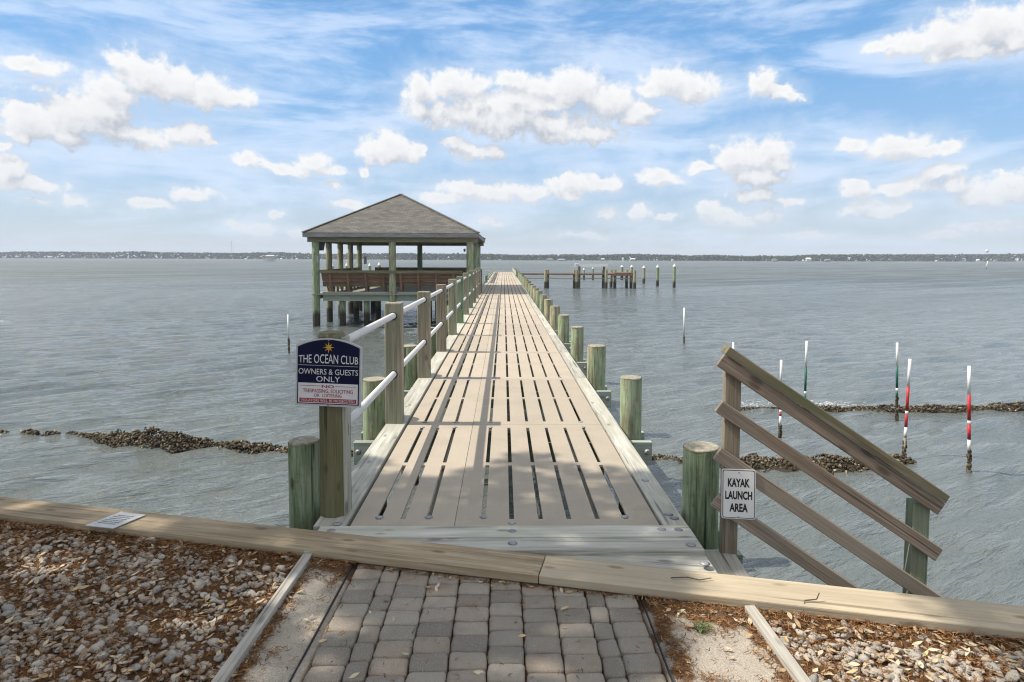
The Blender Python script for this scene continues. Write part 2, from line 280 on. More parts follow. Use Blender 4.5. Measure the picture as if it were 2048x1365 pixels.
# ------------------------------------------------------------------ mesh helpers
def root_loc(p):
    v = np.zeros(3)
    while p is not None: v += np.array(p.location); p = p.parent
    return v
def frame(ax, up=(0,0,1)):
    x = np.array(ax, float); x /= np.linalg.norm(x); u = np.array(up, float)
    if abs(np.dot(x, u)) > .98: u = np.array([0,1.,0])
    y = np.cross(u, x); y /= np.linalg.norm(y); return np.stack([x, y, np.cross(x, y)], 1)
class MB:
    def __init__(s): s.V=[]; s.F=[]; s.G=[]; s.R=[]; s.n=0
    def add(s, V, F, G=None, r=None):
        V = np.asarray(V, float); s.V.append(V); s.F += [tuple(i+s.n for i in f) for f in F]
        s.G.append(V if G is None else np.asarray(G, float)); r = random.random() if r is None else r
        s.R.append(np.full(len(V), r) if np.isscalar(r) else np.asarray(r)); s.n += len(V); return s
    def box(s, c, size, R=None, r=None, taper=None):
        h = np.array(size, float)/2; L = np.array([[x,y,z] for x in (-1,1) for y in (-1,1) for z in (-1,1)])*h
        F = [(0,1,3,2),(4,6,7,5),(0,4,5,1),(2,3,7,6),(0,2,6,4),(1,5,7,3)]
        order = np.argsort(-h); G = L[:, order] + rng.uniform(-9, 9, 3)
        V = L if R is None else L @ np.array(R).T
        return s.add(V+np.array(c, float), F, G, r)
    def bar(s, p0, p1, wd, ht, up=(0,0,1), r=None):
        p0, p1 = np.array(p0, float), np.array(p1, float); return s.box((p0+p1)/2, (np.linalg.norm(p1-p0), wd, ht), frame(p1-p0, up), r)
    def cyl(s, p0, p1, r0, r1=None, n=16, rows=1, cap=True, wob=0., r=None, gscale=True):
        p0, p1 = np.array(p0, float), np.array(p1, float); r1 = r0 if r1 is None else r1; Fm = frame(p1-p0); L = np.linalg.norm(p1-p0)
        V=[]; G=[]; off = rng.uniform(-9, 9, 3); ph = rng.uniform(0, 6, 4)
        for j in range(rows+1):
            t = j/rows; rr = r0+(r1-r0)*t
            for i in range(n):
                a = 2*math.pi*i/n; q = rr*(1+wob*(math.sin(2*a+ph[0]+t*2)+.6*math.sin(3*a+ph[1]-t*3)))
                V.append(p0+(p1-p0)*t+Fm[:,1]*q*math.cos(a)+Fm[:,2]*q*math.sin(a)); G.append((L*t, rr*math.cos(a), rr*math.sin(a)))
        F = [(j*n+i, j*n+(i+1)%n, (j+1)*n+(i+1)%n, (j+1)*n+i) for j in range(rows) for i in range(n)]
        if cap: F += [tuple(range(n-1,-1,-1)), tuple(rows*n+i for i in range(n))]
        return s.add(V, F, np.array(G)+off, r)
    def prism(s, poly, ext, r=None):
        P0 = np.array(poly, float); P1 = P0+np.array(ext, float); n = len(P0); e = max((P0[(i+1)%n]-P0[i] for i in range(n)), key=np.linalg.norm); Fm = frame(e, ext)
        V = np.vstack([P0, P1]); F = [tuple(range(n)), tuple(range(2*n-1, n-1, -1))]+[(i, i+n, (i+1)%n+n, (i+1)%n) for i in range(n)]
        return s.add(V, F, (V-P0[0]) @ Fm + rng.uniform(-9,9,3), r)
    def build(s, name, m, parent=None, bevel=0., smooth=False, origin=None):
        V = np.vstack(s.V); o0 = root_loc(parent) if parent is not None else (np.array(origin, float) if origin is not None else np.zeros(3))
        me = bpy.data.meshes.new(name); me.from_pydata((V-o0).tolist(), [], s.F)
        a = me.attributes.new('gc', 'FLOAT_VECTOR', 'POINT'); a.data.foreach_set('vector', np.vstack(s.G).astype(np.float32).ravel())
        a = me.attributes.new('rnd', 'FLOAT', 'POINT'); a.data.foreach_set('value', np.concatenate(s.R).astype(np.float32))
        me.materials.append(MATS[m])
        if smooth is True: me.polygons.foreach_set('use_smooth', [True]*len(me.polygons))
        elif smooth == 'side':
            me.polygons.foreach_set('use_smooth', [len(p.vertices) == 4 for p in me.polygons])
        me.validate(); me.update()
        o = bpy.data.objects.new(name, me); COL.objects.link(o)
        if parent is not None: o.parent = parent
        elif origin is not None: o.location = origin
        if bevel:
            b = o.modifiers.new('bevel', 'BEVEL'); b.width = bevel; b.segments = 2; b.limit_method = 'ANGLE'; b.angle_limit = math.radians(40)
        return o
def tag(o, label=None, cat=None, group=None, kind=None):
    for k, v in (('label', label), ('category', cat), ('group', group), ('kind', kind)):
        if v: o[k] = v
    return o
def thing(name, loc, label, cat, group=None):
    o = bpy.data.objects.new(name, None); COL.objects.link(o); o.location = loc; o.empty_display_size = .2
    return tag(o, label, cat, group)
ORD = ['first','second','third','fourth','fifth','sixth','seventh','eighth','ninth','tenth','eleventh','twelfth']
def ico(sub=1):
    import bmesh
    bm = bmesh.new(); bmesh.ops.create_icosphere(bm, subdivisions=sub, radius=1.); V = np.array([v.co[:] for v in bm.verts]); F = [tuple(v.index for v in f.verts) for f in bm.faces]; bm.free(); return V, F
def scatter_mesh(name, m, templates, C, S, Rm, rn, smooth=False, kind='stuff'):
    """many small copies of template shapes welded into one mesh"""
    Vs=[]; Fs=[]; Rs=[]; n=0
    for k in range(len(C)):
        TV, TF = templates[k % len(templates)]
        Vs.append((TV*S[k]) @ Rm[k].T + C[k]); Fs.append(np.array(TF)+n); n += len(TV); Rs.append(np.full(len(TV), rn[k]))
    V = np.vstack(Vs); F = np.vstack(Fs); me = bpy.data.meshes.new(name)
    me.vertices.add(len(V)); me.vertices.foreach_set('co', V.astype(np.float32).ravel())
    k = F.shape[1]; me.loops.add(F.size); me.loops.foreach_set('vertex_index', F.astype(np.int32).ravel())
    me.polygons.add(len(F)); me.polygons.foreach_set('loop_start', np.arange(0, F.size, k, dtype=np.int32)); me.polygons.foreach_set('loop_total', np.full(len(F), k, dtype=np.int32))
    if smooth: me.polygons.foreach_set('use_smooth', np.ones(len(F), bool))
    a = me.attributes.new('rnd', 'FLOAT', 'POINT'); a.data.foreach_set('value', np.concatenate(Rs).astype(np.float32))
    me.materials.append(MATS[m]); me.update(); me.validate()
    o = bpy.data.objects.new(name, me); COL.objects.link(o); 
    if kind: o['kind'] = kind
    return o
def rot_rand(n, tilt=math.pi):
    out=[]
    for _ in range(n):
        a, b, c = rng.uniform(0, 2*math.pi), rng.normal(0, tilt/3), rng.normal(0, tilt/3); out.append(Rz(a) @ Rx(b) @ Rz(0) @ np.array([[math.cos(c),0,math.sin(c)],[0,1,0],[-math.sin(c),0,math.cos(c)]]))
    return out
def text_part(txt, m, parent, origin, R, width, height, cx, cy, arch=0., bold=0., zoff=.003, name='lettering'):
    """flat raised lettering fitted to width x height, centred on (cx, cy) of the sign plane"""
    c = bpy.data.curves.new(name, 'FONT'); c.body = txt; c.offset = bold; c.extrude = .0; c.align_x = 'LEFT'; c.resolution_u = 3
    t = bpy.data.objects.new('tmp', c); me = bpy.data.meshes.new_from_object(t); bpy.data.objects.remove(t)
    V = np.zeros(len(me.vertices)*3); me.vertices.foreach_get('co', V); V = V.reshape(-1,3)
    lo, hi = V.min(0), V.max(0); u = (V[:,0]-lo[0])/(hi[0]-lo[0])-.5; v = (V[:,1]-max(lo[1], 0))/(hi[1]-max(lo[1],0))
    if ',' in txt or '&' in txt: v = V[:,1]/(.69)
    y = v*height*(1-arch*(2*u)**2); P = np.stack([u*width+cx, y-height/2+cy, np.full(len(u), zoff)], 1) @ np.array(R).T + np.array(origin)
    P -= root_loc(parent); me.vertices.foreach_set('co', P.ravel()); me.materials.clear(); me.materials.append(MATS[m]); me.name = name; me.update()
    o = bpy.data.objects.new(name, me); COL.objects.link(o); o.parent = parent; return o

WATER = -1.5; GROUND = -.04
cap_p = np.array([-3.419, 4.239]); cap_d = np.array([2.454, 2.843])-cap_p; cap_d /= np.linalg.norm(cap_d); cap_n = np.array([-cap_d[1], cap_d[0]])   # cap_n points to the water
def cap_pt(t, s, z): q = cap_p+cap_d*t+cap_n*s; return np.array([q[0], q[1], z])
def cap_y(x): return cap_p[1]+(x-cap_p[0])*cap_d[1]/cap_d[0]

# ------------------------------------------------------------------ ground, water, far shore
mb = MB(); a, b_ = cap_pt(-40, -.06, GROUND), cap_pt(46, -.06, GROUND)
nx, ny = 480, 200; V=[]; F=[]; LT=[]
def clump(x, y): return math.sin(x*5.3+2*math.sin(y*3.1))*math.sin(y*6.1+1.5*math.sin(x*2.7))+.5*math.sin(x*13+y*9)*math.sin(y*15-x*4)
def litter(x, y):
    near = cap_y(x)-.25-y; edge = min(abs(x+1.09), abs(x-1.17), abs(x-.74)*1.2)
    return max(0., min(1., max(1.15-near/(.17+.08*math.sin(x*7+1)), .95-edge/.11, (clump(x, y)-.15)*1.1)+.22*math.sin(x*31+y*17)*math.sin(y*37-x*11)))
for j in range(ny+1):
    for i in range(nx+1):
        x = -8+16*i/nx; y = -3+(cap_y(x)-.10+3)*j/ny
        lt = litter(x, y); LT.append(lt); V.append((x, y, GROUND-.004+.007*math.sin(x*9+y*5)*math.sin(y*11-x*3)+(.010*lt if x > .72 or -1.06 < x < -.86 else 0)-(.022 if -.83 < x < .69 else 0)))
F = [(j*(nx+1)+i, j*(nx+1)+i+1, (j+1)*(nx+1)+i+1, (j+1)*(nx+1)+i) for j in range(ny) for i in range(nx)]
mb.add(V, F, None, np.array(LT)); mb.add([(-60, -60, GROUND-.05), (60, -60, GROUND-.05), (60, cap_y(60)-.1, GROUND-.05), (-60, cap_y(-60)-.1, GROUND-.05)], [(0,1,2,3)])
tag(mb.build('ground', 'sand', smooth=True), kind='structure')
# water: fine wavy fan near the shore, a flat sheet beyond
nr, na = 620, 720; rr = np.geomspace(2.2, 95, nr); aa = np.linspace(-1.12, 1.12, na)
RR, AA = np.meshgrid(rr, aa, indexing='ij'); WX, WY = RR*np.sin(AA), RR*np.cos(AA); H = np.zeros_like(WX)
sp = np.maximum(RR*math.log(95/2.2)/nr, RR*2.24/na)
XC = 14*np.tanh(WX/14)
for k in range(28):
    lam = .13*(1.097**k); th = math.radians(147)+rng.normal(0, .24 if lam > .8 else .13); K = 2*math.pi/lam; kx, ky = math.sin(th)*K, math.cos(th)*K
    amp = .0128*lam**.92*np.clip((lam/sp-2.5)/3, 0, 1)*(.5+.5*np.sin(WX*.55*(1+.07*k)+WY*.37+k*1.7))
    ph = kx*WX-.016*K*XC**2+ky*WY+rng.uniform(0, 6.28)+.5*np.sin(WX*.6+k)+.4*np.sin(WY*.5+2*k); H += amp*(np.sin(ph)+.22*np.cos(2*ph))
H *= np.clip((95-RR)/25, 0, 1)
me = bpy.data.meshes.new('water'); V = np.stack([WX, WY, WATER+H], -1).reshape(-1,3); idx = np.arange(nr*na).reshape(nr, na)
F = np.stack([idx[:-1,:-1], idx[:-1,1:], idx[1:,1:], idx[1:,:-1]], -1).reshape(-1,4)[:, ::-1]
# outer ring
no = 60; ao = np.linspace(-1.12, 1.12, na)[::12]; io = np.arange(na)[::12]; base_n = len(V); rings = [95, 130, 200, 400, 1000, 4000]
ext = np.array([(r*math.sin(t), r*math.cos(t), WATER) for r in rings[1:] for t in ao]); V = np.vstack([V, ext]); m_ = len(ao); F = F.tolist()
for j in range(len(rings)-1):
    for i in range(m_-1):
        lo = (lambda q: idx[-1, io[q]]) if j == 0 else (lambda q, j=j: base_n+(j-1)*m_+q)
        F.append((int(base_n+j*m_+i), int(base_n+j*m_+i+1), int(lo(i+1)), int(lo(i))))
me.from_pydata(V.tolist(), [], F); me.polygons.foreach_set('use_smooth', [True]*len(me.polygons)); me.materials.append(MATS['water']); me.update()
me.flip_normals() if me.polygons[0].normal.z < 0 else None
wob = bpy.data.objects.new('water', me); COL.objects.link(wob); tag(wob, kind='structure')
# far shore: low land and a wooded mass
SH = [(-260, 516.8), (0, 517.6), (300, 518.6), (620, 520.0), (860, 521.3), (1007, 522.0), (1250, 522.6), (1500, 523.6), (1800, 524.0), (2048, 524.4), (2300, 525)]
def shore(px): 
    y = np.interp(px, [s[0] for s in SH], [s[1] for s in SH]); return at_z(px, y, WATER)
TOPS = [(-260,508),(0,508),(40,507),(150,506.5),(215,508),(260,505.5),(330,507),(450,508),(500,507.5),(560,506),(620,509),(700,509),(800,507.5),(900,508.5),(960,508.5),(1000,509.5),(1060,511.5),(1130,510),(1200,511),(1260,509),(1330,510.5),(1380,512.5),(1420,511.5),(1500,514),(1600,513.5),(1612,511.5),(1720,511.5),(1800,511.8),(1900,512.5),(2048,512),(2300,512)]
mb = MB(); pts = [shore(x) for x in range(-260, 2310, 30)]; V = [(p[0], p[1], WATER-.2) for p in pts]+[(p[0]*1.004, p[1]*1.004, WATER+.5) for p in pts]+[(p[0]*1.6, p[1]*1.6, WATER+1.2) for p in pts]; n = len(pts)
mb.add(V, [(j*n+i, j*n+i+1, (j+1)*n+i+1, (j+1)*n+i) for j in range(2) for i in range(n-1)]); tag(mb.build('far_shore', 'shore_sand'), kind='structure')
tmpl = []
for k in range(6):
    TV, TF = ico(2); TV = TV*(1+rng.normal(0, .16, (len(TV),1))); tmpl.append((TV, TF))
C=[]; S=[]; rn=[]
for k in range(11000):
    px = rng.uniform(-250, 2300); p = shore(px); top = np.interp(px, [t[0] for t in TOPS], [t[1] for t in TOPS]); D = np.linalg.norm(p[:2])
    hgt = max(2., (np.interp(px, [s[0] for s in SH], [s[1] for s in SH])-top)/FPX*D); q = p*(1+rng.uniform(.006, .05)); r = rng.uniform(.6, 1.25)
    zc = WATER+.3+(hgt-r*.7)*(1-rng.uniform(0, 1)**1.7) + (rng.uniform(0,.9) if rng.random() < .12 else 0)
    C.append((q[0], q[1], zc)); S.append((r*1.25, r, r*.9)); rn.append(np.clip(rng.normal(.45, .25), 0, 1))
scatter_mesh('far_wood', 'far_leaf', tmpl, C, S, rot_rand(len(C), 1.), rn)['label'] = 'dark wooded shore along the horizon across the water'

# ------------------------------------------------------------------ path, beds, litter
mb = MB(); cols = [(-.80,.150),(-.648,.093),(-.553,.161),(-.390,.161),(-.227,.161),(-.064,.157),(.095,.159),(.256,.157),(.415,.088),(.505,.155)]
for ci_, (x0, wd) in enumerate(cols):
    dy = .128 if wd < .1 else .116; y = 1.6+rng.uniform(0, .1); 
    while y < cap_y(x0+wd/2)-.16:
        q = dy-.002; y1 = min(y+q, cap_y(x0+wd/2)-.17); n = 7; r = random.random(); tilt = rng.normal(0, .012, 2)
        if y1-y < .03: break
        gx = np.array([0,.035,.12,.5,.88,.965,1.]); V=[]; z0 = GROUND+.006+rng.normal(0, .0018); rp = rng.uniform(0, 6)
        for j in range(n):
            for i in range(n):
                u, v = gx[i], gx[j]; e = min(u, 1-u)*wd; f_ = min(v, 1-v)*(y1-y); edge = lambda d_: max(0., 1-d_/.010)**2*.009
                cx = .005*max(0, 1-e/.02)*max(0, 1-f_/.02)
                X = x0+.001+u*(wd-.002)+ (cx if u < .5 else -cx); Yv = y+v*(y1-y)+(cx if v < .5 else -cx)
                V.append((X+.0022*math.sin(v*5+rp), Yv+.0022*math.sin(u*5+rp*2), z0-edge(e)-edge(f_)+(u-.5)*tilt[0]*.3+(v-.5)*tilt[1]*.3+.0015*math.sin(u*4+rp)*math.sin(v*5+rp)))
        F = [(j*n+i, j*n+i+1, (j+1)*n+i+1, (j+1)*n+i) for j in range(n-1) for i in range(n-1)]
        k0 = len(V); ring = [i for i in range(n)]+[j*n+n-1 for j in range(1, n)]+[(n-1)*n+i for i in range(n-2, -1, -1)]+[j*n for j in range(n-2, 0, -1)]
        V += [(V[i][0], V[i][1], GROUND-.05) for i in ring]; m_ = len(ring); F += [(ring[i], k0+i, k0+(i+1)%m_, ring[(i+1)%m_]) for i in range(m_)]
        mb.add(V, F, None, r); y += q+.002
tag(mb.build('path', 'paver', smooth=True), kind='structure')
for (p, q, lab) in (((-.822, 3.40), (-.865, 1.6), 'black plastic edging strip along the left side of the paver path'), ((.686, 3.05), (.668, 1.6), 'black plastic edging strip along the right side of the paver path')):
    tag(MB().bar((*p, GROUND+.004), (*q, GROUND+.004), .006, .016).build('path_edging', 'black_plastic', bevel=.004, origin=(*q, GROUND)), lab, 'edging', 'black edging strips beside the path')
for (p, q, lab) in (((-1.09, 3.44), (-1.128, 1.7), 'weathered timber strip edging the gravel bed left of the path'), ((1.178, 2.90), (1.195, 1.7), 'weathered timber strip edging the gravel bed right of the path')):
    tag(MB().bar((*p, GROUND-.0), (*q, GROUND-.0), .05, .075).build('timber_edging', 'edging_wood', bevel=.004, origin=(*q, GROUND)), lab, 'edging', 'timber strips edging the gravel beds')
# gravel
tm = []
for k in range(14):
    TV, TF = ico(2); d_ = rng.normal(0, 1, (7,3)); d_ /= np.linalg.norm(d_, axis=1)[:,None]
    cut = rng.uniform(.45, .85, 7); V = TV.copy()
    for a_, c_ in zip(d_, cut):
        s_ = V @ a_; V -= np.clip(s_-c_, 0, None)[:,None]*a_
    tm.append((V*(1+rng.normal(0, .03, (len(V),1))), TF))
def in_bed(x, y, pad=0.):
    if y > cap_y(x)-.25-pad: return False
    return x < -1.13-pad or x > 1.23+pad
C=[]; S=[]; rn=[]; g=0
while len(C) < 9800:
    x, y = (rng.uniform(-4.2, -1.12), rng.uniform(1.9, 4.3)) if rng.random() < .62 else (rng.uniform(1.2, 3.3), rng.uniform(1.9, 3.1))
    if not in_bed(x, y): continue
    if rng.random() < .25+.45*(.5+.5*math.sin(x*3.1+1.3*math.sin(y*4.1))*math.sin(y*3.7+x)) and rng.random() < .5: continue
    if cap_y(x)-.25-y < .12 and rng.random() < .6: continue
    s_ = np.clip(rng.lognormal(math.log(.0118), .38), .005, .028)
    C.append((x, y, GROUND+s_*rng.uniform(.1, .55))); S.append((s_*rng.uniform(1.0,1.5), s_, s_*rng.uniform(.45,.8))); rn.append(np.clip(rng.beta(2,2), 0, 1))
tag(scatter_mesh('gravel', 'stone', tm, C, S, rot_rand(len(C), .9), rn), 'pale grey stones covering the beds beside the path', 'gravel')
# brown catkin litter: thin curled strands
def strand(seed):
    r_ = np.random.default_rng(seed); n = 5; P = [np.zeros(3)]; a_ = 0
    for i in range(n-1): a_ += r_.normal(0, .7); P.append(P[-1]+np.array([math.cos(a_), math.sin(a_), r_.normal(.05, .25)])*.25)
    P = np.array(P)-P[2]; nrm = np.stack([-np.gradient(P[:,1]), np.gradient(P[:,0]), .12*np.ones(n)], 1); nrm /= np.linalg.norm(nrm, axis=1)[:,None]
    wv = np.array([.02,.045,.05,.045,.015])[:,None]; V = np.vstack([P+nrm*wv, P-nrm*wv]); return V, [(i, i+1, n+i+1, n+i) for i in range(n-1)]
st = [strand(s_) for s_ in range(20)]; C=[]; S=[]; rn=[]
def clump(x, y): return math.sin(x*5.3+2*math.sin(y*3.1))*math.sin(y*6.1+1.5*math.sin(x*2.7))+.5*math.sin(x*13+y*9)*math.sin(y*15-x*4)
while len(C) < 52000:
    x, y = rng.uniform(-4.1, 3.2), rng.uniform(1.95, 4.2); cy = cap_y(x)-.25
    if y > cy+.01: continue
    near = cy-y; bed = in_bed(x, y)
    if -.84 < x < .70 and y < cy-.02:
        if rng.random() > .012: continue
    elif not bed:
        edge = min(abs(x+1.10), abs(x-1.15), abs(x-.70))
        if rng.random() > .04+1.1*litter(x, y): continue
    elif rng.random() > .30+.35*(clump(x, y) > 0) and near > .12: continue
    C.append((x, y, GROUND+rng.uniform(.003, .014 if not bed else .024)+(.012 if near < .08 and not -.8 < x < .66 else 0))); L = rng.uniform(.016, .042); S.append((L, L, L)); rn.append(rng.random())
tag(scatter_mesh('catkin_litter', 'catkin', st, C, S, rot_rand(len(C), .5), rn), 'rusty brown catkin litter lying between the stones and on the sand', 'litter')
def leaf(seed):
    r_ = np.random.default_rng(seed); n = 6; t = np.linspace(0, 1, n); wd = np.sin(np.pi*t**.85)*.19+.01; cu = r_.uniform(-.5, .5); up = r_.uniform(.0, .35)
    c_ = np.stack([t-.5, cu*.3*(t-.5)**2, .06+up*(t-.5)**2], 1); l = c_+np.stack([0*t, wd, .35*wd*r_.uniform(-.2,1)], 1); r = c_-np.stack([0*t, wd, -.35*wd*r_.uniform(-.2,1)], 1)
    V = np.vstack([l, c_, r]); return V, [(i, i+1, n+i+1, n+i) for i in range(n-1)]+[(n+i, n+i+1, 2*n+i+1, 2*n+i) for i in range(n-1)]
lf = [leaf(s_) for s_ in range(12)]; C=[]; S=[]; rn=[]
while len(C) < 1500:
    x, y = rng.uniform(-4.1, 3.2), rng.uniform(1.95, 4.2); cy = cap_y(x)-.25
    if y > cy: continue
    bed = in_bed(x, y); near = cy-y
    if -.84 < x < .70 and y < cy-.03:
        if rng.random() > .035: continue
    elif not bed and not (near < .12 or rng.random() < .33): continue
    elif bed and x < 0 and rng.random() < .5: continue
    elif not bed and rng.random() > .25+litter(x, y): continue
    L = rng.uniform(.022, .052); C.append((x, y, GROUND+(.014+rng.uniform(0, .012) if bed else .008))); S.append((L, L, L)); rn.append(np.clip(rng.normal(.5, .25), 0, 1))
tag(scatter_mesh('fallen_leaves', 'leaf_litter', lf, C, S, rot_rand(len(C), .75), rn, True), 'dry tan oak leaves scattered over stones, sand and path', 'leaves')
mb = MB()
for k in range(70):
    p = np.array([.905+rng.normal(0,.02), 2.76+rng.normal(0,.016), GROUND]); a_ = rng.uniform(0, 6.28); L = rng.uniform(.015,.045); t = np.array([math.cos(a_), math.sin(a_), 0]); s_ = np.array([-t[1], t[0], 0])*.0022
    mb.add([p-s_, p+s_, p+t*L*.4+np.array([0,0,L*.7])+s_*.7, p+t*L*.4+np.array([0,0,L*.7])-s_*.7, p+t*L+np.array([0,0,L*.8])], [(0,1,2,3),(3,2,4)])
tag(mb.build('grass_tuft', 'grass_blade', origin=(.905,2.76,GROUND)), 'small green grass tuft growing in bare sand right of the path', 'grass')
tag(MB().box((.735,2.66,GROUND+.006), (.035,.03,.006)).box((.75,2.61,GROUND+.006), (.012,.06,.005)).box((.75,2.575,GROUND+.007), (.03,.02,.006)).build('edging_stake', 'black_plastic', bevel=.002, origin=(.74,2.62,GROUND)), 'grey plastic stake lying in the sand beside the path edging', 'stake')
mb = MB(); tw = [cap_pt(4.42,-.12,.028), cap_pt(4.50,-.10,.03), cap_pt(4.56,-.115,.03), cap_pt(4.62,-.085,.032)]
for a_, b2 in zip(tw[:-1], tw[1:]): mb.cyl(a_, b2, .003, .0025, 6)
tag(mb.build('twig', 'bark', origin=tw[0]), 'thin dark twig lying on the seawall cap near the kayak sign', 'twig')
mb = MB(); tw = [cap_pt(5.02,-.235,.0), cap_pt(5.035,-.20,.03), cap_pt(5.09,-.185,.034), cap_pt(5.105,-.17,.06)]
for a_, b2 in zip(tw[:-1], tw[1:]): mb.cyl(a_, b2, .003, .0025, 6)
tag(mb.build('twig', 'bark', origin=tw[0]), 'bent dark twig leaning on the seawall cap near the right gravel bed', 'twig')

# ------------------------------------------------------------------ seawall
sw = thing('seawall', cap_pt(3, -.1, -1.5), 'timber seawall with a broad tan cap board crossing in front of the pier', 'seawall')
cw = .235
for (t0, t1) in ((-9, 3.755), (3.759, 16)):
    mb = MB(); mb.bar(cap_pt(t0, -cw/2, -.003), cap_pt(t1, -cw/2, -.003), cw, .046); mb.build('cap_board', 'cap_wood', sw, bevel=.006)
mb = MB()
for k in range(-36, 64): mb.box(cap_pt(k*.25+.125, -.09, -1.05), (.246, .05, 2.04), np.column_stack([[*cap_d,0],[*cap_n,0],[0,0,1]]))
mb.build('sheet_wall', 'weathered_wood', sw)
MB().bar(cap_pt(-9, -.035, -.14), cap_pt(16, -.035, -.14), .055, .2).build('waler', 'weathered_wood', sw)
# a fallen metal plate lying on the cap
PC = [at_z(170,1046,.045), at_z(226,1052,.045), at_z(292,1025,.045), at_z(242,1019,.045)]
pl = thing('metal_plate', (np.array(PC).mean(0)[0], np.array(PC).mean(0)[1], .03), 'faded white metal plate with worn print lying flat on the seawall cap', 'plate')
MB().prism([p-np.array([0,0,.02]) for p in PC], (0,0,.006)).build('plate', 'faded_plate', pl, bevel=.002)
mb = MB(); u_, v_ = PC[2]-PC[1], PC[0]-PC[1]
for i in range(6):
    x = .1
    while x < .82:
        L = rng.uniform(.04, .11); c_ = PC[1]+u_*(.2+.11*i)+v_*(.12+x*.8); mb.prism([c_+np.array([0,0,-.0125]), c_+v_*L*.7+np.array([0,0,-.0125]), c_+v_*L*.7+u_*rng.uniform(.03,.05)+np.array([0,0,-.0125]), c_+u_*.04+np.array([0,0,-.0125])], (0,0,.001)); x += L+.035
mb.build('worn_print', 'worn_ink', pl)

# ------------------------------------------------------------------ pier
Y0, SEC, NSEC = 3.77, 2.373, 30; YE = Y0+SEC*(NSEC-.8)
XL, XR, XS = -.939, .968, -.30
pier = thing('pier', (0, Y0, WATER), 'long straight pier with tan slotted deck panels and grey timber curbs', 'pier')
def slotted(x0, x1, y0, y1, slots, z=0., th=.016):
    sw_ = .0305; xs = [x0]; 
    for s_ in slots: xs += [max(s_-sw_/2, x0), min(s_+sw_/2, x1)]
    xs.append(x1); ym = (y0+y1)/2; ys = [y0, y0+.115, ym-.035, ym+.035, y1-.115, y1]
    hole = lambda i, j: (i % 2 == 1) and j in (1, 3); nx, ny = len(xs)-1, 5; mb = MB(); V=[]; F=[]
    def quad(*p): k = len(V); V.extend(p); F.append((k, k+1, k+2, k+3))
    for i in range(nx):
        for j in range(ny):
            a_, b2, c_, d2 = xs[i], xs[i+1], ys[j], ys[j+1]
            if hole(i, j) or b2-a_ < 1e-5: continue
            quad((a_,c_,z),(b2,c_,z),(b2,d2,z),(a_,d2,z)); quad((a_,d2,z-th),(b2,d2,z-th),(b2,c_,z-th),(a_,c_,z-th))
            if i == 0 or hole(i-1, j): quad((a_,d2,z),(a_,d2,z-th),(a_,c_,z-th),(a_,c_,z)) 
            if i == nx-1 or hole(i+1, j): quad((b2,c_,z),(b2,c_,z-th),(b2,d2,z-th),(b2,d2,z))
            if j == 0 or hole(i, j-1): quad((a_,c_,z),(a_,c_,z-th),(b2,c_,z-th),(b2,c_,z))
            if j == ny-1 or hole(i, j+1): quad((b2,d2,z),(b2,d2,z-th),(a_,d2,z-th),(a_,d2,z))
    mb.add(V, F); return mb
SLL = [-.785, -.632, -.472]; SLR = [-.300+.0128, -.131, .053, .236, .416, .597, .778]
SLR = [-.125, .055, .237, .417, .598, .778]
for k in range(NSEC):
    ya, yb = Y0+SEC*k+.003, min(Y0+SEC*(k+1)-.003, YE)
    dz = rng.normal(0, .0012, 2)
    slotted(XL, XS-.002, ya, yb, SLL, dz[0]).build('deck_panel', 'composite_deck', pier)
    slotted(XS+.002 if k % 1 == 0 else XS, XR, ya, yb, SLR+([] if k > 40 else []), dz[1]).build('deck_panel', 'composite_deck', pier)
for k in range(11):        # dome-headed fixings at the ends of each panel
    for x in (-.785, -.472, -.125, .778):
        for yy in ((Y0+SEC*k+.15,) if k == 0 else (Y0+SEC*k-.10, Y0+SEC*k+.10)):
            if k == 0 and x == -.125: MB().cyl((.055, yy-.09, .001), (.055, yy-.09, .007), .027, .012, 18).build('bolt_washer', 'steel', pier, smooth='side')
            MB().cyl((x, yy, .001), (x, yy, .007), .027, .012, 18).build('bolt_washer', 'steel', pier, smooth='side')
for side, xa, xb in ((-1, -1.16, -.965), (1, .985, 1.137)):    # curb boards, butted end to end
    y = Y0
    for k in range(15):
        y1 = min(Y0+SEC*2*(k+1), YE+.02); MB().box(((xa+xb)/2, (y+y1)/2, -.015+rng.normal(0,.0015)), (xb-xa, y1-y-.006, .055)).build('curb_board', 'curb_wood', pier, bevel=.006); y = y1
    MB().box(((xa+xb)/2, (Y0+YE)/2, -.17), (.07, YE-Y0, .25)).build('joist', 'weathered_wood', pier)
for x in (-.45, .2, .62): MB().box((x-.02, (Y0+YE)/2, -.17), (.045, YE-Y0, .24)).build('joist', 'weathered_wood', pier)
for k, (ya, yb) in enumerate(((Y0-.165, Y0-.004), (Y0-.332, Y0-.17))):
    MB().box((.012, (ya+yb)/2, -.012-.002*k), (2.25, yb-ya, .05)).build('threshold_board', 'curb_wood', pier, bevel=.005)
MB().prism([(-1.1, Y0-.337, -.045), (-1.1, cap_y(-1.1)-.02, -.045), (1.137, cap_y(1.137)-.02, -.045), (1.137, Y0-.337, -.045)][::-1] if cap_y(-1.1) < Y0-.337 else [(.2, Y0-.337, -.046), (-.9, Y0-.337, -.046), (1.137, cap_y(1.137)-.03, -.046), (1.137, Y0-.337, -.046)][::-1], (0,0,.03)).build('threshold_board', 'curb_wood', pier)
for (x, y) in ((-1.03,3.70),(.055,3.69),(.055,3.53),(1.06,3.70),(.96,3.705),(1.075,3.50),(1.085,3.28),(1.06,3.93),(1.08,3.87),(-1.02,3.80),(1.05,4.55)):
    MB().cyl((x, y, .012), (x, y, .018), .029, .013, 18).build('bolt_washer', 'steel', pier, smooth='side')
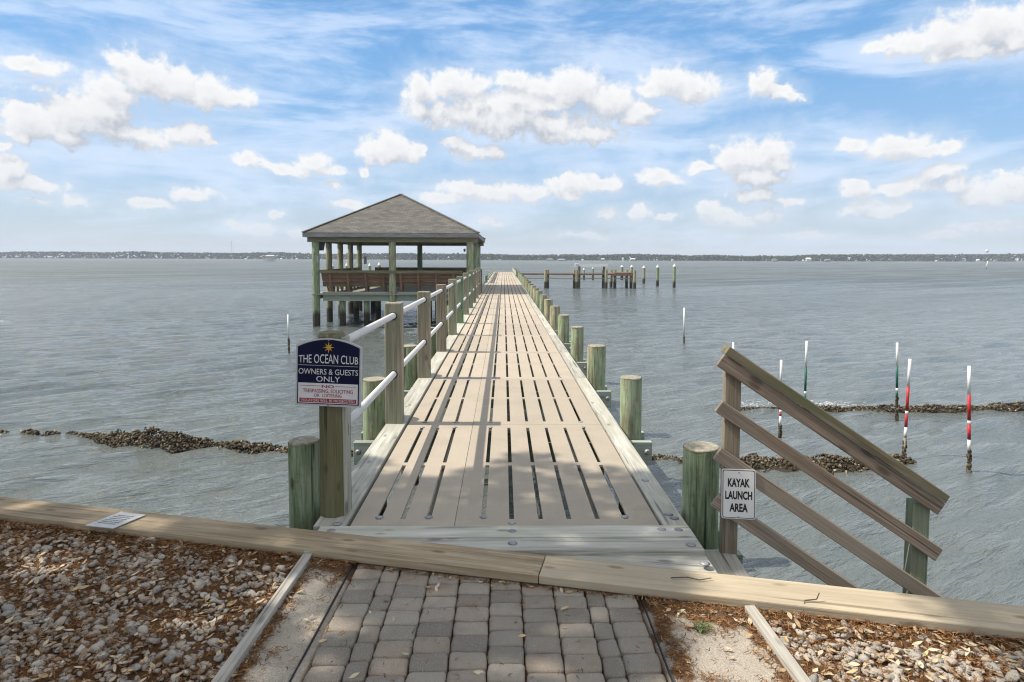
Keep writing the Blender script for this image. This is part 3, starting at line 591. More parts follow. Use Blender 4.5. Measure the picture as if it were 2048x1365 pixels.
for k in range(NSEC):
    y = Y0+SEC*(k+1)+.06 if k else Y0+.35
    for dy in ((-.17, .17) if k < 14 else (0.,)):
        yy = (Y0+SEC*k)+.20+dy
        MB().box((0, yy, -.29 if dy else -.3), (2.96, .075, .23)).build('crossbeam', 'beam_wood', pier, bevel=.004)
for k in range(12):
    for sx in (-1, 1): MB().cyl((sx*1.43, Y0+SEC*k+.20-.215, -.27), (sx*1.43, Y0+SEC*k+.20-.232, -.27), .03, .015, 14).build('bolt_head', 'steel', pier, smooth='side')
# pilings, each a thing of its own
def piling(x, y, top, r, label, group, name='piling', m='pile_wood', bot=WATER-.6, tone=None, wob=.035):
    t = thing(name, (x, y, bot), label, 'piling', group)
    MB().cyl((x, y, bot), (x+rng.normal(0,.004), y, top-.012), r*1.04, r, 28, 6, False, wob, tone).build('shaft', m, t, smooth=True)
    mb = MB(); mb.cyl((x, y, top-.016), (x, y, top), r*.995, r*.93, 28, 1, True, wob); mb.build('end_grain_top', 'end_grain', t, smooth='side')
    return t
for k in range(29):
    y = 4.05 if k == 0 else Y0+SEC*k+.20
    top = .43+rng.normal(0, .012); r = .116 if k == 0 else .122+rng.normal(0,.005)
    lab = {0: 'green piling beside the kayak launch sign'}.get(k, f'{ORD[k]} green piling from the seawall along the right side of the pier' if k < 11 else 'distant green piling on the right side of the pier beyond the roof shadow')
    piling(1.30, y, top, r, lab, 'green pilings along the pier', tone={0:.12,1:.34,2:.42,3:.5,4:.45,5:.95}.get(k))
for k in range(10):
    y = 4.14 if k == 0 else Y0+SEC*k+.22
    lab = {0: 'short green piling at the foot of the blue sign post', 1: 'pale green piling behind the nearest railing post', 2: 'low green piling behind the second railing post'}.get(k, f'{ORD[k]} green piling from the seawall on the left side of the pier' if k < 8 else 'green piling hidden behind railing posts near the pavilion')
    piling(-1.31 if k else -1.325, y, .43+rng.normal(0,.01), .098 if k == 0 else .118, lab, 'green pilings along the pier', tone={0:.05,1:.35,2:.5}.get(k))
# railing
rl = thing('pier_railing', (-1.077, 6.2, 0), 'square timber railing posts threaded with two white pipes along the left pier edge', 'railing')
RP = [Y0+SEC*k+.07 for k in range(1, 11)]
for k, y in enumerate(RP):
    h = 1.19+rng.normal(0, .012); mt = 'green_post_wood' if k in (4, 6) else 'post_wood'
    MB().box((-1.077+rng.normal(0,.004), y, (h-.25)/2), (.165, .15, h+.25)).build('post', mt, rl, bevel=.012)
for z in (1.075, .50):
    MB().cyl((-1.077, 3.99, z+.005), (-1.077, RP[-1], z), .029, .029, 20).build('pipe', 'white_pvc', rl, smooth='side')
    for y in RP[:6]: MB().cyl((-1.077, y-.078, z), (-1.077, y-.0745, z), .042, .042, 20).build('hole_rim', 'dark_box', rl)
MB().box((-1.03, RP[-1]+1.25, .50), (.10, .10, 1.24)).build('post', 'dark_rail_wood', rl, bevel=.006)
# sign post and blue sign
sp_ = thing('sign_post', (-1.075, 3.965, 0), 'stout brown weathered post carrying the blue club sign', 'post')
MB().cyl((-1.085, 3.975, -.6), (-1.085, 3.975, 1.155), .092, .088, 10, 4, False, .02).build('shaft', 'sign_post_wood', sp_, smooth=True)
MB().cyl((-1.085, 3.975, 1.15), (-1.085, 3.975, 1.178), .089, .075, 10, 1, True, .02).build('top', 'dark_rail_wood', sp_)
MB().box((-1.003, 3.985, .5), (.03, .12, 1.3)).build('flat_face', 'weathered_wood', sp_, bevel=.006)
SGY = 3.865
cs = [at_y(590.5,811.7,SGY), at_y(723.8,815.7,SGY), at_y(723.8,694.,SGY), at_y(588.7,691.8,SGY)]; sc_ = sum(cs)/4
ux = (cs[1]-cs[0]); swd = np.linalg.norm(ux); ux /= swd; ux = ux*math.cos(.05)+np.array([0,-1,0])*math.sin(.05); uy = np.array([.012,0,1.]); nz = np.cross(ux, uy); nz /= np.linalg.norm(nz); uy = np.cross(nz, ux); RS = np.column_stack([ux, uy, nz])
sht = (cs[3]-cs[0])[2]; arch_h = (at_y(656,677,SGY)-at_y(656,693,SGY))[2]
sg = thing('club_sign', sc_, 'navy club notice board with yellow star and arched grey rim, fixed to the brown post', 'sign')
def arch_poly(w, h0, h1, ah, n=14):
    P = [(-w/2, h0), (w/2, h0)]+[(w/2-w*i/n, h1+ah*(1-(1-2*i/n)**2)) for i in range(n+1)]; return P
def plate(poly, z0, z1, name, m, par, o, R):
    P3 = [np.array(o)+R @ np.array([x, y, z0]) for x, y in poly]; return MB().prism(P3[::-1], R @ np.array([0,0,z1-z0])).build(name, m, par)
hw, hh = swd/2, sht/2
plate(arch_poly(swd, -hh, hh, arch_h), -.012, 0., 'rim', 'sign_grey', sg, sc_, RS)
plate(arch_poly(swd-.026, -hh+.013, hh-.006, arch_h*.97), 0.0005, .003, 'navy_panel', 'sign_navy', sg, sc_, RS)
S_ = swd/1080.; fy = lambda y: (y-720)*-S_*1.0          # sign drawing units -> metres (measured from sign centre)
bx = lambda x0, x1, y0, y1: [(x0, y0), (x1, y0), (x1, y1), (x0, y1)]
Lh = sht; yb = -hh
plate(bx(-.452*swd, .452*swd, yb+.05*Lh, yb+.385*Lh), .0035, .0045, 'white_panel', 'sign_white', sg, sc_, RS)
plate(bx(-.432*swd, .432*swd, yb+.063*Lh, yb+.131*Lh), .005, .0055, 'red_band', 'sign_red', sg, sc_, RS)
tx = lambda s_, m, w_, h_, y_, **k: text_part(s_, m, sg, sc_, RS, w_*swd, h_*Lh, 0, yb+y_*Lh, **k)
tx('VIOLATORS WILL BE PROSECUTED', 'sign_white', .82, .044, .097, zoff=.0062)
tx('OR  LOITERING', 'sign_red', .42, .054, .183, zoff=.0052, bold=.012)
tx('TRESPASSING, SOLICITING', 'sign_red', .76, .060, .257, zoff=.0052, bold=.012)
tx('NO', 'sign_red', .19, .048, .335, zoff=.0052, bold=.03)
tx('ONLY', 'sign_white', .36, .090, .457, zoff=.004); tx('OWNERS & GUESTS', 'sign_white', .90, .092, .578, zoff=.004)
tx('THE OCEAN CLUB', 'sign_white', .90, .150, .795, zoff=.004, arch=.22)
for (x0, x1, y_, m) in ((-.45,.45,.678,'sign_grey'), (-.43,-.11,.337,'sign_red'), (.11,.43,.337,'sign_red')): plate(bx(x0*swd, x1*swd, yb+y_*Lh, yb+y_*Lh+.0022), .0042 if m == 'sign_grey' else .0048, .0056, 'rule', m, sg, sc_, RS)
star = []; cyS = yb+.985*Lh
def star_poly(r1, r2, r3, n=8): return [((r1 if i % 4 == 0 else r3 if i % 2 == 0 else r2)*math.sin(i*math.pi/n), cyS+(r1 if i % 4 == 0 else r3 if i % 2 == 0 else r2)*math.cos(i*math.pi/n)) for i in range(2*n)]
plate(star_poly(.088*swd, .028*swd, .08*swd)[::-1], .0035, .0045, 'star', 'sign_yellow', sg, sc_, RS)
mb = MB()
for i in range(8):
    a_ = i*math.pi/4; r1 = (.084 if i % 2 == 0 else .074)*swd; P = [(0, cyS), (r1*math.sin(a_), cyS+r1*math.cos(a_)), (.026*swd*math.sin(a_+math.pi/8), cyS+.026*swd*math.cos(a_+math.pi/8))]
    mb.prism([sc_+RS @ np.array([x, y, .0047]) for x, y in P], RS @ np.array([0,0,.0008]))
mb.build('star_facets', 'sign_amber', sg)
for y_ in (hh+arch_h*.82, -hh+.007):
    c_ = sc_+RS @ np.array([0, y_, .0]); MB().cyl(c_, c_+RS[:,2]*.006, .006, .004, 12).build('screw', 'steel', sg)

# ------------------------------------------------------------------ kayak stairs railing and sign
KP = np.array([1.25, 3.60, 0]); kd = np.array([.985, -.172, 0]); kn = np.array([-.172, -.985, 0]); kn /= np.linalg.norm(kn); kd /= np.linalg.norm(kd)
def kp(px, py, off=0.): return at_pl(px, py, KP+kn*off, kn)
st_ = thing('stair_railing', (1.35, 3.6, -.3), 'brown timber stair railing of four sloping boards going down to the water', 'railing')
def kboard(c4_, name, m, off0=0., th=.038):
    P = [kp(*c, off0) for c in c4_]; return MB().prism(P, -kn*th).build(name, m, st_, bevel=.004)
kboard([(1433,732),(1449,710),(1891.6,1008.6),(1876,1031)], 'rail_board', 'rail_wood')
kboard([(1430,824),(1446,803),(1886.6,1100.5),(1871,1123.5)], 'rail_board', 'rail_wood')
kboard([(1427,920),(1442.7,897),(1442.7+520,897+351),(1427+520,920+351)], 'rail_board', 'rail_wood')
kboard([(1422,1013),(1439,990),(1439+420,990+283.5),(1422+420,1013+283.5)], 'rail_board', 'rail_wood')
kboard([(1449.3,709.4),(1460,694),(1901,993.5),(1892,1008)], 'handrail', 'dark_rail_wood', .012, .14)
R_k = np.column_stack([kd, -kn, [0,0,1]])
for (pxa, pya, zt, zb, m) in ((1463, 800, 1.06, -.6, 'post_wood'), (1834, 1050, .27, -1.9, 'green_post_wood')):
    p = kp(pxa, pya, -.038-.047); MB().box((p[0], p[1], (zt+zb)/2), (.09, .09, zt-zb), R_k).build('post', m, st_, bevel=.005)
p0 = kp(1463, 800)
ld = thing('stair_landing', (1.33, 3.45, -.3), 'grey landing board and steps at the top of the kayak stairs beside the pier', 'steps')
q = [at_z(1405,1102,-.10), at_z(1466,1100,-.10), at_z(1502,1157,-.10), at_z(1440,1157,-.10)]
q[2] = q[1]+(q[2]-q[1])*1.5; q[3] = q[0]+(q[3]-q[0])*1.5
MB().prism(q, (0,0,-.04)).build('landing_board', 'weathered_wood', ld, bevel=.004)
MB().prism([at_z(1396,1098,-.085), at_z(1404,1102,-.085), at_z(1439,1157,-.085), at_z(1429,1152,-.085)], (0,0,-.15)).build('side_board', 'weathered_wood', ld)
for k in range(5): MB().box((1.62+k*.27, 3.28-k*.047, -.32-k*.19), (.25, .62, .038), R_k).build('tread', 'weathered_wood', ld, bevel=.004)
MB().bar((1.4, 3.0, -.3), (2.8, 2.76, -1.6), .04, .2).build('stringer', 'weathered_wood', ld)
KS = .006; kc = [kp(1440.6,1036.6,KS), kp(1509.5,1040,KS), kp(1513.7,940.6,KS), kp(1445.7,937.7,KS)]; kc_ = sum(kc)/4
kw, kh = (np.linalg.norm(kc[1]-kc[0])+np.linalg.norm(kc[2]-kc[3]))/2, (np.linalg.norm(kc[3]-kc[0])+np.linalg.norm(kc[2]-kc[1]))/2
ku = (kc[1]-kc[0]+kc[2]-kc[3]); ku /= np.linalg.norm(ku); kv = (kc[3]-kc[0]+kc[2]-kc[1]); kv -= ku*np.dot(kv, ku); kv /= np.linalg.norm(kv); RK = np.column_stack([ku, kv, np.cross(ku, kv)])
ks = thing('kayak_sign', kc_, 'white kayak launch area sign with black border screwed to the stair railing', 'sign')
def rr_poly(w_, h_, r, n=5):
    P=[]
    for cx, cy, a0 in ((w_/2-r, -h_/2+r, -90), (w_/2-r, h_/2-r, 0), (-w_/2+r, h_/2-r, 90), (-w_/2+r, -h_/2+r, 180)):
        P += [(cx+r*math.cos(math.radians(a0+90*i/n)), cy+r*math.sin(math.radians(a0+90*i/n))) for i in range(n+1)]
    return P
plate(rr_poly(kw, kh, .014), -.003, 0, 'plate', 'sign_white', ks, kc_, RK); plate(rr_poly(kw-.011, kh-.011, .011), .0006, .0012, 'border', 'sign_black', ks, kc_, RK); plate(rr_poly(kw-.019, kh-.019, .009), .0018, .0024, 'face', 'sign_white', ks, kc_, RK)
for s_, y_, w_ in (('KAYAK', .235, .64), ('LAUNCH', -.015, .79), ('AREA', -.265, .54)):
    text_part(s_, 'sign_black', ks, kc_, RK, w_*kw, .162*kh, .0, y_*kh, bold=.04, zoff=.003)
for y_ in (.435, -.455):
    c_ = kc_+RK @ np.array([0, y_*kh, .002]); MB().cyl(c_, c_+RK[:,2]*.003, .0045, .004, 12).build('screw', 'steel', ks)

# ------------------------------------------------------------------ pavilion
PF, PB = 28.65, 37.3; xl, xm, xr = (at_y(632,560,PF)[0], at_y(785,560,PF)[0], at_y(940,520,PF)[0])
pv_ = thing('pavilion', (xm, PF, WATER), 'open square pavilion with grey shingled hip roof standing over the water beside the pier', 'pavilion')
eL, eR, eF, eB = at_y(604.5,467,28.3)[0], at_y(957.5,467,28.3)[0], 28.3, 38.0
zt, zb_ = at_y(780,466,eF)[2], at_y(780,474.5,eF)[2]
ap = at_y(801.5,389,33.0)
def roof_face(a_, b2, ovr=.05):
    a_, b2 = np.array(a_), np.array(b2); e = b2-a_; L = np.linalg.norm(e); ex = e/L; apx = np.dot(ap-a_, ex); up = ap-a_-ex*apx; h_ = np.linalg.norm(up); n = 1
    nrm = np.cross(ex, up/h_); V = [a_, b2, ap]; G = [(0,0,0),(L,0,0),(apx,h_,0)]
    MB().add(V+[v-nrm*.03 for v in V], [(0,1,2),(5,4,3),(0,3,4,1),(1,4,5,2),(2,5,3,0)], G+G).build('roof_slope', 'shingles', pv_)
c = [(eL,eF,zt),(eR,eF,zt),(eR,eB,zt),(eL,eB,zt)]
for i in range(4): roof_face(c[i], c[(i+1)%4])
for i in range(4):
    a_, b2 = np.array(c[i]), np.array(c[(i+1)%4]); cen = np.array([(eL+eR)/2, (eF+eB)/2, zt]); dn = np.array([0,0,-(zt-zb_)/2-.012]); inw = (cen-(a_+b2)/2); inw[2]=0; inw /= np.linalg.norm(inw)
    e_ = (b2-a_)/np.linalg.norm(b2-a_); tr = .0 if i % 2 == 0 else .045
    MB().bar(a_+dn+inw*.02+e_*tr, b2+dn+inw*.02-e_*tr, .04, zt-zb_).build('fascia_board', 'fascia_wood', pv_, bevel=.006)
    mb = MB(); q = a_+(ap-a_)*.01; mb.bar(a_+np.array([0,0,.02]), ap+np.array([0,0,.015]), .16, .03); mb.build('hip_cap', 'shingles', pv_)
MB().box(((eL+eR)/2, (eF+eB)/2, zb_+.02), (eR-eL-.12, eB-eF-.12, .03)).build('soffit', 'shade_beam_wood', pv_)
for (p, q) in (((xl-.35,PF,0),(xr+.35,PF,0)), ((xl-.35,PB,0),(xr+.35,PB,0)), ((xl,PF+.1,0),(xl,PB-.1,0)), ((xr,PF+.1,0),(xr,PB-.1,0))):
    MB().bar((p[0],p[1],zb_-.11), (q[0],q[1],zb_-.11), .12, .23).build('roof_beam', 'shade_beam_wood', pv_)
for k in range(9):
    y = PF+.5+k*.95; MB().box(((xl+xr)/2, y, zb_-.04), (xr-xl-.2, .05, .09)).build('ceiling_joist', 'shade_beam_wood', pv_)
ys = [PF+(PB-PF)*i/4 for i in range(5)]; PR = .165
def ppost(x, y, r=PR, top=zb_-.21): MB().cyl((x, y, WATER-.6), (x, y, top), r*1.03, r*.97, 18, 8, True, .02).build('post', 'pile_wood', pv_, smooth='side')
for y in ys: ppost(xl, y, PR if y == ys[0] else .15)
for y in ys[:1]+ys[2:]: ppost(xr, y)
ppost(xm, PF); ppost(xm+.1, PB, .15)
for x in (xl+1.1, xl+2.2, xm+1.3, xm+2.4):
    for y in (PF+.35, PF+3, PB-1.6): MB().cyl((x, y, WATER-.6), (x, y, -.2), .14, .14, 14, 5).build('foundation_pile', 'pile_wood', pv_, smooth='side')
MB().box(((xl+XL-.25)/2, (PF+PB)/2, -.03), (abs(xl+1.19)+.25, PB-PF+.35, .05)).build('platform_deck', 'weathered_wood', pv_)
dk = [p for p in ()]
for k, z in enumerate((.05, -.16)):
    MB().box(((xl+.16+xr)/2+.15, PF+.10-.004*k, z-.03), (xr-xl-.1, .06, .10 if k == 0 else .31)).build('rim_beam', 'beam_wood', pv_, bevel=.006)
MB().box((xl-.17, (PF+PB)/2, -.16), (.06, PB-PF, .3)).build('rim_beam', 'beam_wood', pv_)
MB().box(((xl+xr)/2, PB+.2, -.16), (xr-xl, .06, .3)).build('rim_beam', 'beam_wood', pv_)
def bench(p, q, inw, label, nsup):
    p, q, inw = np.array([*p,0.]), np.array([*q,0.]), np.array([*inw,0.]); t = thing('bench', (p+q)/2, label, 'bench', 'benches around the pavilion'); e = q-p; L = np.linalg.norm(e); e /= L
    mb = MB()
    for k in range(4):
        z = .47+k*.145; o_ = -inw*(.02+.075*k)          # back leans outward
        fr = np.column_stack([e, np.cross(np.array(-inw*.45+np.array([0,0,.9])), e), -inw*.45+np.array([0,0,.9])]); fr[:,1] /= np.linalg.norm(fr[:,1]); fr[:,2] /= np.linalg.norm(fr[:,2])
        mb.box((p+q)/2+o_+np.array([0,0,z]), (L, .035, .1435), fr)
    mb.build('backrest', 'rust_wood', t, bevel=.004)
    MB().bar(p-inw*.31+np.array([0,0,.985]), q-inw*.31+np.array([0,0,.985]), .20, .13).build('top_rail', 'dark_rail_wood', t, bevel=.004)
    mb = MB()
    for k in range(3): mb.bar(p+inw*(.10+.15*k)+np.array([0,0,.42]), q+inw*(.10+.15*k)+np.array([0,0,.42]), .14, .04)
    mb.build('seat', 'rust_wood', t, bevel=.004)
    MB().bar(p-inw*.01+np.array([0,0,.37]), q-inw*.01+np.array([0,0,.37]), .04, .13).build('seat_shadow_strip', 'dark_rail_wood', t)  # dark strip built in place of the shadow under the seat
    for k in range(nsup):
        c_ = p+e*L*(k+.5)/nsup; MB().bar(c_-inw*.02+np.array([0,0,.0]), c_-inw*.36+np.array([0,0,1.0]), .045, .10, e).build('back_support', 'rust_wood', t)
        MB().bar(c_+inw*.38, c_+inw*.38+np.array([0,0,.4]), .09, .09, e).build('leg', 'rust_wood', t)
bench((xl+.25, PF-.03+.25), (xr-.35, PF-.03+.25), (0,1), 'front brown slatted bench of the pavilion with its back to the camera', 8)
bench((xl+.25, PF+.9), (xl+.25, PB-.2), (1,0), 'brown bench along the left open side of the pavilion', 9)
bench((xl+.9, PB-.2), (xr-.4, PB-.2), (0,-1), 'brown bench along the far side of the pavilion', 7)
def box_thing(name, px0, py0, px1, py1, y, dep, m, lab, cat, extra=None):
    a_, b2 = at_y(px0,py0,y), at_y(px1,py1,y); c_ = (a_+b2)/2; t = thing(name, (c_[0], y+dep/2, min(a_[2],b2[2])), lab, cat)
    MB().box((c_[0], y+dep/2, c_[2]), (abs(b2[0]-a_[0]), dep, abs(a_[2]-b2[2]))).build('case', m, t, bevel=.02); MB().box((c_[0], y-.012, c_[2]), (abs(b2[0]-a_[0])*.78, .02, abs(a_[2]-b2[2])*.82)).build('cover', m if not extra else extra, t, bevel=.006); return t
box_thing('electrical_box', 727, 513, 732.5, 528.5, PB-.3, .2, 'grey_metal', 'grey electrical box on the rear left pavilion post', 'electrical box')
box_thing('electrical_box', 957, 515, 961, 531, 34.5, .2, 'grey_metal', 'grey electrical box on a right side pavilion post next to the pier', 'electrical box')
box_thing('electrical_box', 634, 512, 637, 527, PF-.1, .2, 'grey_metal', 'narrow dark box on the front left pavilion post', 'electrical box')
fl = box_thing('flood_light', 927, 498, 931, 504, PF+.1, .12, 'dark_box', 'small dark flood light beside the front right pavilion post', 'light')
box_thing('life_ring_box', 944, 490, 949, 505, PF+.6, .2, 'rust_red', 'reddish box with pale edge high on the front right pavilion post', 'box')
MB().cyl(at_y(944.5,506,PF+.6), at_y(944,542,PF+.6), .035, .035, 10).build('conduit', 'grey_metal', pv_)
P = [at_y(634,478,PF+.15), at_y(649,478,PF+.15), at_y(644.5,501.5,PF+.15), at_y(634,501.5,PF+.15)]
tag(MB().prism(P[::-1], (0,.25,0)).build('loudspeaker', 'dark_box', origin=P[3], bevel=.01), 'dark wedge shaped box hanging under the left front eave of the pavilion', 'speaker')

# ------------------------------------------------------------------ far end of the pier
def guard(side, y0, y1, label):
    x = side*1.12; t = thing('guard_rail', (x, y0, 0), label, 'railing', 'guard rails at the far end of the pier')
    n = 6
    for k in range(n+1):
        y = y0+(y1-y0)*k/n; MB().box((x, y, .1), (.14, .14, .75)).build('post', 'green_post_wood', t)
    for z in (.44, .25): MB().bar((x-side*.09, y0, z), (x-side*.09, y1, z), .04, .13).build('rail', 'beam_wood', t)
guard(-1, 41, 70, 'low green guard rail on the far left edge of the pier'); guard(1, 52, 72, 'low green guard rail on the far right edge of the pier')
for (px, py, y, lab) in ((972.5, 556, 42., 'small white box at the near end of the left guard rail'), (1032, 548, 58., 'small white box beside the right guard rail far along the pier')):
    p = at_y(px, py, y); tag(MB().box((p[0], y, .19), (.2, .2, .36)).box((p[0], y, .385), (.24, .24, .03)).build('storage_box', 'white_paint', origin=(p[0], y, 0), bevel=.01), lab, 'box')
# side dock, boat lift, capped pilings
DY = 64.5; dz = at_y(1160,549,DY)[2]
sd = thing('side_dock', (8, DY, WATER), 'narrow wooden side dock running right from the far end of the pier', 'dock')
xa, xb = 1.2, at_y(1268,550,DY)[0]; xpf = at_y(1228,550,DY)[0]
MB().box(((xa+xb)/2, DY+.5, dz), (xb-xa, .9, .14)).build('catwalk', 'rust_wood', sd); MB().box(((xa+xb)/2, DY+.02, dz-.42), (xb-xa, .05, .08)).build('lower_stringer', 'weathered_wood', sd)
MB().box(((xpf+xb)/2, DY+1.2, dz+.02), (xb-xpf, 2.6, .34)).build('platform', 'rust_wood', sd)
for (px, dy, top) in ((1091.5,0,540),(1095.5,.9,540),(1149,.9,540.5),(1154,0,540),(1207,.9,541),(1212.5,-.1,540),(1222.5,2,540),(1230,1.,540),(1253.5,1.6,540),(1262.5,.7,541),(1269.5,-.1,541)):
    p = at_y(px, top, DY+dy); piling(p[0], DY+dy, p[2], .15, 'weathered piling of the side dock far out on the right', 'pilings of the side dock', 'dock_piling', tone=.85)
bl = thing('boat_lift', (9.5, DY+2, WATER), 'white topped boat lift frame standing over the far side dock', 'boat lift'); zb2 = at_y(1180,531,DY+.8)[2]; x0, x1 = at_y(1152,531,DY+.8)[0], at_y(1215,531,DY+.8)[0]
MB().box(((x0+x1)/2, DY+.8, zb2), (x1-x0, .3, .26)).build('beam', 'bright_white', bl); MB().box((x0+.1, DY+.7, zb2+.05), (.45, .4, .25)).build('motor_cover', 'white_pvc', bl, bevel=.03)
for x in (x0+.35, x1-.35): MB().cyl((x, DY+.8, WATER-.5), (x, DY+.8, zb2), .13, .12, 10).build('leg', 'dark_rail_wood', bl)
MB().box(((x0+x1)/2, DY+5.6, zb2-.25), (x1-x0, .2, .1)).build('rear_beam', 'white_paint', bl)
def capped(px, pt, pb, lab, y=None, r=.15):
    b_ = at_z(px, pb, WATER) if y is None else at_y(px, pt, y); y_ = b_[1]; p = at_y(px, pt, y_); t = thing('mooring_piling', (p[0], y_, WATER-.5), lab, 'piling', 'white capped mooring pilings')
    r *= y_/64; MB().cyl((p[0], y_, WATER-.5), (p[0], y_, p[2]-.28), r*1.02, r, 14, 4, False).build('shaft', 'pile_wood', t, smooth=True); MB().cyl((p[0], y_, p[2]-.32), (p[0], y_, p[2]-.26), r*1.15, r*1.15, 14).cyl((p[0], y_, p[2]-.26), (p[0], y_, p[2]), r*1.12, .02, 14).build('white_cap', 'white_pvc', t)
for (px, pt, pb, lab) in ((1349,528,576,'nearest and rightmost white capped mooring piling right of the side dock'),(1315.5,530,573,'middle white capped mooring piling right of the side dock'),(1288,531.5,567.5,'white capped mooring piling just right of the dock platform'),(1263.5,530.5,562,'white capped piling rising behind the dock platform corner'),(1244,530.5,560,'white capped piling behind the middle of the dock platform'),(1168,536,560,'thin white capped piling framed by the left half of the boat lift'),(1186,533.5,560,'thin white capped piling framed by the right half of the boat lift')): capped(px, pt, pb, lab, r=.15 if px > 1200 else .1)
for i, (px, pt) in enumerate(((664.5,526.5),(693.5,526),(716.5,529.5),(739.5,526),(758.5,524.5))): capped(px, pt, 566, f'{ORD[i]} white capped piling from the left seen over the pavilion bench', 58.)

# ------------------------------------------------------------------ marker poles in the water
def pole(pb, pt, r, bands, lab, d=None):
    """bands: (fraction from top, material, part name) down the pole"""
    B = at_z(*pb, WATER); Tp = at_y(*pt, B[1]); t = thing('marker_pole', B, lab, 'marker pole', 'marker poles in the shallows'); Bx = B+(B-Tp)*.25; f0 = 0.
    pt_ = lambda f: Tp+(B-Tp)*f
    for (f1, m, nm) in bands:
        MB().cyl(pt_(f0), pt_(f1), r, r, 14, 1, True).build(nm, m, t, smooth='side'); f0 = f1
    mb = MB(); mb.cyl(pt_(f0), Bx, r*1.05, r*1.15, 14, 4, True, .06); TV, TF = ico(1); ax = (B-Tp)/np.linalg.norm(B-Tp)
    for k in range(70):
        f = f0-.03+rng.uniform(0, 1)**.6*(1.06-f0); a_ = rng.uniform(0, 6.28); c_ = pt_(f)+np.array([math.cos(a_), math.sin(a_), 0])*r*1.05; s_ = rng.uniform(.008, .02); mb.add(TV*s_*np.array([1,1,1.5])+c_, TF, None, rng.random()*.8)
    mb.build('barnacle_base', 'oyster', t)
W_, R_, G_ = 'white_paint', 'red_paint', 'green_paint'
pole((1938,945), (1938.5,732.5), .022, [(.265,W_,'white_top'),(.51,R_,'red_band'),(.545,W_,'white_band'),(.69,R_,'red_band'),(.80,W_,'white_band')], 'rightmost red and white pole standing upright near the stairs')
pole((1808,915), (1820,718.5), .022, [(.275,W_,'white_top'),(.525,R_,'red_band'),(.56,W_,'white_band'),(.69,R_,'red_band'),(.80,W_,'white_band')], 'leaning red and white pole at the end of the near oyster bed')
pole((1560,880), (1562.5,720.5), .020, [(.32,W_,'white_top'),(.62,R_,'red_band'),(.66,W_,'white_band'),(.70,R_,'red_band'),(.82,W_,'white_band')], 'red and white pole seen behind the sloping stair rails')
pole((1793.5,843), (1794.5,686), .022, [(.29,W_,'white_top'),(.575,G_,'green_band'),(.615,W_,'white_band'),(.69,G_,'green_band')], 'green and white pole beside the far right oyster reef')
pole((1609,832), (1613.5,682.5), .022, [(.345,W_,'white_top'),(.67,G_,'green_band'),(.71,W_,'white_band'),(.80,G_,'green_band')], 'green and white pole rising behind the top of the stair handrail')
pole((1465,838), (1466.5,685.5), .020, [(.8,W_,'white_top')], 'white pole just visible above the top end of the stair rail')
pole((1368,686), (1368.5,616), .028, [(.80,W_,'white_shaft')], 'lone white pole in open water right of the pier')
pole((578,706), (576,629.5), .026, [(.62,W_,'white_shaft')], 'lone white pole in open water left of the blue sign')
pole((1972.5,538), (1975.5,522.5), .12, [(.9,W_,'white_shaft')], 'tiny leaning white pole far off below the water tower')

# ------------------------------------------------------------------ oyster reefs
def shell(seed):
    r_ = np.random.default_rng(seed); TV, TF = ico(1); return TV*np.array([1, .62, .28])*(1+r_.normal(0, .22, (len(TV),1))), TF
sh_ = [shell(s_) for s_ in range(10)]
def reef(pts, lab, dens=260):
    """pts: (px, py, half width m, height m)"""
    P = [(at_z(x, y, WATER), hw_, h_) for x, y, hw_, h_ in pts]; C=[]; S=[]; rn=[]; core = []
    for (a_, wa, ha), (b2, wb, hb) in zip(P[:-1], P[1:]):
        L = np.linalg.norm(b2-a_); e = (b2-a_)/L; nn = np.array([-e[1], e[0], 0]); core.append((a_, nn, wa, ha)); n = int(L*dens*max(.3, (wa+wb)*1.8))
        for k in range(n):
            t = rng.random(); hw_ = (wa+(wb-wa)*t)*(1+.35*math.sin(t*L*3.1+a_[0])*math.sin(t*L*7.7)); h_ = (ha+(hb-ha)*t)*(1+.4*math.sin(t*L*2.3+a_[0]*3)*math.sin(t*L*5.9+1)); v = rng.uniform(-1, 1)
            z = h_*(1-v*v)-.01; s_ = rng.uniform(.014, .034); C.append(a_+e*L*t+nn*v*hw_+np.array([0,0,z*rng.uniform(.72, 1.08)])); S.append((s_*1.35, s_*1.2, s_*1.2)); rn.append(np.clip(rng.beta(1.6,2.2)+(.25 if rng.random() < .03 else 0), 0, 1))
    core.append((P[-1][0], core[-1][1], P[-1][1], P[-1][2])); us = np.linspace(-1, 1, 7); V = [c_+nn*u*w__*.92+np.array([0,0,h_*.78*(1-u*u)-.03]) for (c_, nn, w__, h_) in core for u in us]; nc = len(us)
    F = [(j*nc+i, j*nc+i+1, (j+1)*nc+i+1) for j in range(len(core)-1) for i in range(nc-1)]+[(j*nc+i, (j+1)*nc+i+1, (j+1)*nc+i) for j in range(len(core)-1) for i in range(nc-1)]
    o = scatter_mesh('oyster_reef', 'oyster', sh_+[(np.array(V), F)] if False else sh_, C, S, rot_rand(len(C), 3.), rn, kind=None)
    import bmesh
    bm = bmesh.new(); bm.from_mesh(o.data); lay = bm.verts.layers.float.get('rnd'); vs = [bm.verts.new(v) for v in V]
    for v in vs: v[lay] = .18
    for f in F: bm.faces.new([vs[i] for i in f])
    bm.to_mesh(o.data); bm.free(); tag(o, lab, 'oyster reef', 'oyster reefs in the shallows')
reef([(-20,863,.05,.04),(0,864,.05,.05),(16,865,.04,.03)], 'smallest oyster clump cut by the left edge of the frame', 380)
reef([(42,866,.04,.04),(60,867,.10,.09),(78,868.5,.05,.04)], 'small dark oyster clump second from the left edge', 420)
